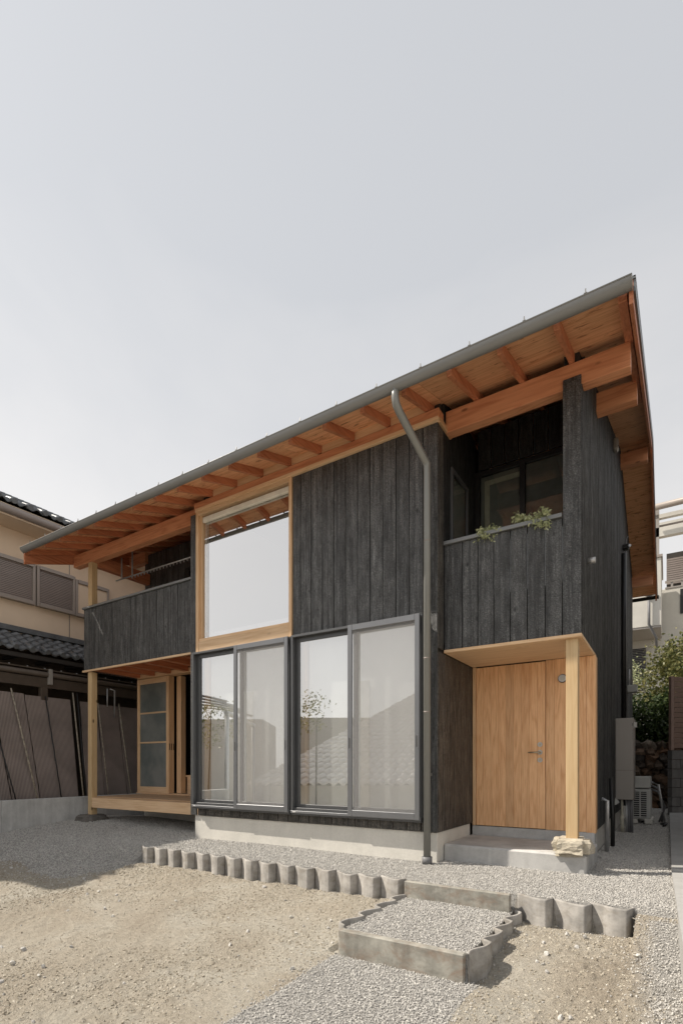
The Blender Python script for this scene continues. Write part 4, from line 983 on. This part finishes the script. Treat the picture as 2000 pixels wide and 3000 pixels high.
# reed screens and bamboo poles
def xz_at(u, v, x):
    th = R(32.407); a = (u - 1000) / 1504.44; b = (2245 - v) / 1504.44
    rx = -math.sin(th) + a * math.cos(th); ry = math.cos(th) + a * math.sin(th); t = x / rx; return Vector((x, ry * t - 5, b * t + 1))
pl = [((-24, 2090), (48, 2345)), ((33, 2016), (111, 2341)), ((134, 2040), (181, 2337)), ((214, 2030), (245, 2330)), ((226, 2030), (253, 2330)), ((288, 2060), (318, 2325)), ((348, 2062), (384, 2320))]
tops = []; bots = []
for i, (a, b) in enumerate(pl):
    pa = xz_at(*a, -9.56); pb = xz_at(*b, -9.20); d = (pb - pa); pb2 = pb + d * .22
    tops.append(pa); bots.append(pb2)
    r_ = .013 if i in (1, 3, 6) else .011
    tag(tube('bamboo_pole', [pa, pa.lerp(pb2, .5), pb2], r_, M['bamboo'] if i in (1, 3, 5, 6) else M['black'], None, 8),
        ['dark thin pole leaning low beside the frame edge', 'pale bamboo pole leaning before the leftmost reed screen', 'black thin pole leaning right of the brown terrace post', 'pale bamboo pole at the gap between reed screens', 'dark pole at the gap between reed screens', 'thin pole leaning right behind the veranda post', 'pale notched bamboo pole near the frosted sliding doors'][i], 'pole', 'poles leaning on the reed screens')
def screen(ya_t, yb_t, ya_b, yb_b, zt1, label):
    V = [(-9.64, ya_t, zt1), (-9.64, yb_t, zt1), (-9.26, yb_b, -.1), (-9.26, ya_b, -.1)]; V += [(v[0] + .02, v[1], v[2]) for v in V]
    F = [(0, 1, 2, 3), (7, 6, 5, 4)] + [(i, (i + 1) % 4, (i + 1) % 4 + 4, i + 4) for i in range(4)]
    tag(meshobj('reed_screen', V, F, M['reed']), label, 'reed screen', 'reed screens leaning against the terrace')
tt = [p.y for p in tops]; bb = [p.y for p in bots]
screen(tt[0] - 1.6, tt[0] + .0, bb[0] - 1.6, bb[0], 2.27, 'reed screen cut by the frame edge beyond the retaining wall')
screen(tt[0] + .02, tt[2] - .35, bb[0] + .02, bb[2] - .3, 2.29, 'reed screen crossed by a pale bamboo pole')
screen(tt[2] - .33, tt[3] - .02, bb[2] - .28, bb[3] - .02, 2.27, 'reed screen behind the brown terrace post')
screen(tt[4] + .1, tt[5], bb[4] + .1, bb[5], 2.26, 'reed screen directly behind the veranda corner post')
screen(tt[5] + .02, tt[6] + .0, bb[5] + .02, bb[6] + .0, 2.24, 'reed screen seen through the open veranda')
screen(tt[6] + .02, tt[6] + 2.2, bb[6] + .02, bb[6] + 2.2, 2.24, 'reed screen farthest back beside the frosted doors')
tag(tube('hanging_rod', [(-9.5, yof(315, -9.5), 2.56), (-9.5, yof(315, -9.5), 2.2)], .012, M['galv'], None, 6), 'short pale rod hanging under the terrace gutter, left one', 'rod', 'rods hanging under the terrace gutter')
yy = yof(336, -9.5); tag(tube('hanging_rod', [(-9.5, yy - .1, 2.56), (-9.5, yy, 2.54), (-9.5, yy, 2.0)], .012, M['galv'], None, 6), 'hooked pale rod hanging under the terrace gutter, right one', 'rod', 'rods hanging under the terrace gutter')
# retaining wall along the boundary
rw = thing('retaining_wall', 'low grey concrete retaining wall along the left boundary', 'wall', (-9, 2, 0))
yy = -4.0
for k in range(8):
    box('wall_panel', -9.07, -8.935, yy + .003, yy + 1.5 - .003, -.6, .45, M['retain'], rw, .004); yy += 1.5

# ------------------------------------------------------------------ behind the camera: what the glass reflects
def mir(Rr, F, z):
    th = R(32.407); c, s = math.cos(th), math.sin(th); return Vector((-s * F + c * Rr, -(-5 + c * F + s * Rr), z))
oh = thing('opposite_house', 'single-storey house with silvery tiled hip roof down the slope opposite', 'house', tuple(mir(5, 24, -3)))
tile_slope(oh, mir(4.2, 26.5, 4.9), mir(13, 26.5, 4.9), mir(18, 18, .36), mir(-3.2, 18, .36), M['tile_red'], 62, 24, .06, .085)
tile_slope(oh, mir(4.2, 26.5, 4.9), mir(4.2, 26.6, 4.9), mir(-3.2, 18, .36), mir(-3.2, 35, .36), M['tile_red'], 60, 14, .05, .07)
V = [mir(a, b, z) for z in (-3, .3) for a, b in ((-2.6, 18.8), (17, 18.8), (17, 34), (-2.6, 34))]
meshobj('wall', V, [(0, 1, 5, 4), (1, 2, 6, 5), (2, 3, 7, 6), (3, 0, 4, 7), (4, 5, 6, 7)], M['stucco_w'], oh)
fb = thing('flat_block', 'pale flat-roofed building beyond the opposite house', 'building', tuple(mir(-2, 30, -3)))
V = [mir(a, b, z) for z in (-3, 4.6) for a, b in ((-3.5, 38), (9, 38), (9, 44), (-3.5, 44))]
meshobj('wall', V, [(0, 1, 5, 4), (1, 2, 6, 5), (2, 3, 7, 6), (3, 0, 4, 7), (4, 5, 6, 7)], M['heater'], fb)
V = [mir(a, b, z) for z in (-3, 3.75) for a, b in ((-16, 30), (-4.6, 30), (-4.6, 36), (-16, 36))]
meshobj('wall', V, [(0, 1, 5, 4), (1, 2, 6, 5), (2, 3, 7, 6), (3, 0, 4, 7), (4, 5, 6, 7)], M['heater'], fb)
c1 = mir(-.75, 14.5, 2.0); tree('young_tree', 'slender young tree reflected in the sliding window glass', (c1.x, c1.y, -3), 2.6, (c1.x, c1.y, 2.45), (.75, .5, .5), 16, .045, 26, M['leaf'], 21, .13, 1)
c1 = mir(-3.9, 15, 1.6); tree('young_tree', 'broad young tree reflected in the sliding window beside the veranda', (c1.x, c1.y, -3), 2.6, (c1.x, c1.y, 2.25), (1.1, .6, .6), 30, .045, 26, M['leaf'], 22, .16, 1)
cp = thing('carport', 'white arched carport frame standing opposite the house', 'carport', tuple(mir(-5, 12, -2)))
for k in range(5):
    pts = []
    for q in range(9):
        a = q / 8; pts.append(mir(-6.4 + a * 3.6, 12.5 + k * .9, 2.35 + .5 * math.sin(math.pi * (.15 + a * .7)) - .0))
    tube('arch', pts, .035, M['galv'], cp, 6)
tube('beam', [mir(-6.4, 12.4, 2.3), mir(-6.4, 16.4, 2.3)], .06, M['galv'], cp, 6); tube('beam', [mir(-2.8, 12.4, 2.3), mir(-2.8, 16.4, 2.3)], .06, M['galv'], cp, 6)
for F_ in (12.5, 16.2): 
    for r_ in (-6.4, -2.8): tube('post', [mir(r_, F_, 2.3), mir(r_, F_, -3)], .06, M['galv'], cp, 6)

# unseen house added outside the frame, keeping sky light off passage and gable
rh = thing('sky_blocking_house', 'unseen brown house added to darken the side passage', 'house', (3, 4, 0))
box('wall', 1.7, 9, .8, 7.0, -.4, 5.4, M['brownpaint'], rh, 0)
prism('roof', [(1.2, 5.3), (9.5, 5.3), (5.3, 7.2)], 1, .3, 7.3, M['tile'], rh)
box('window', 1.66, 1.71, 2.4, 4.0, 3.0, 4.2, M['shutter_fr'], rh)
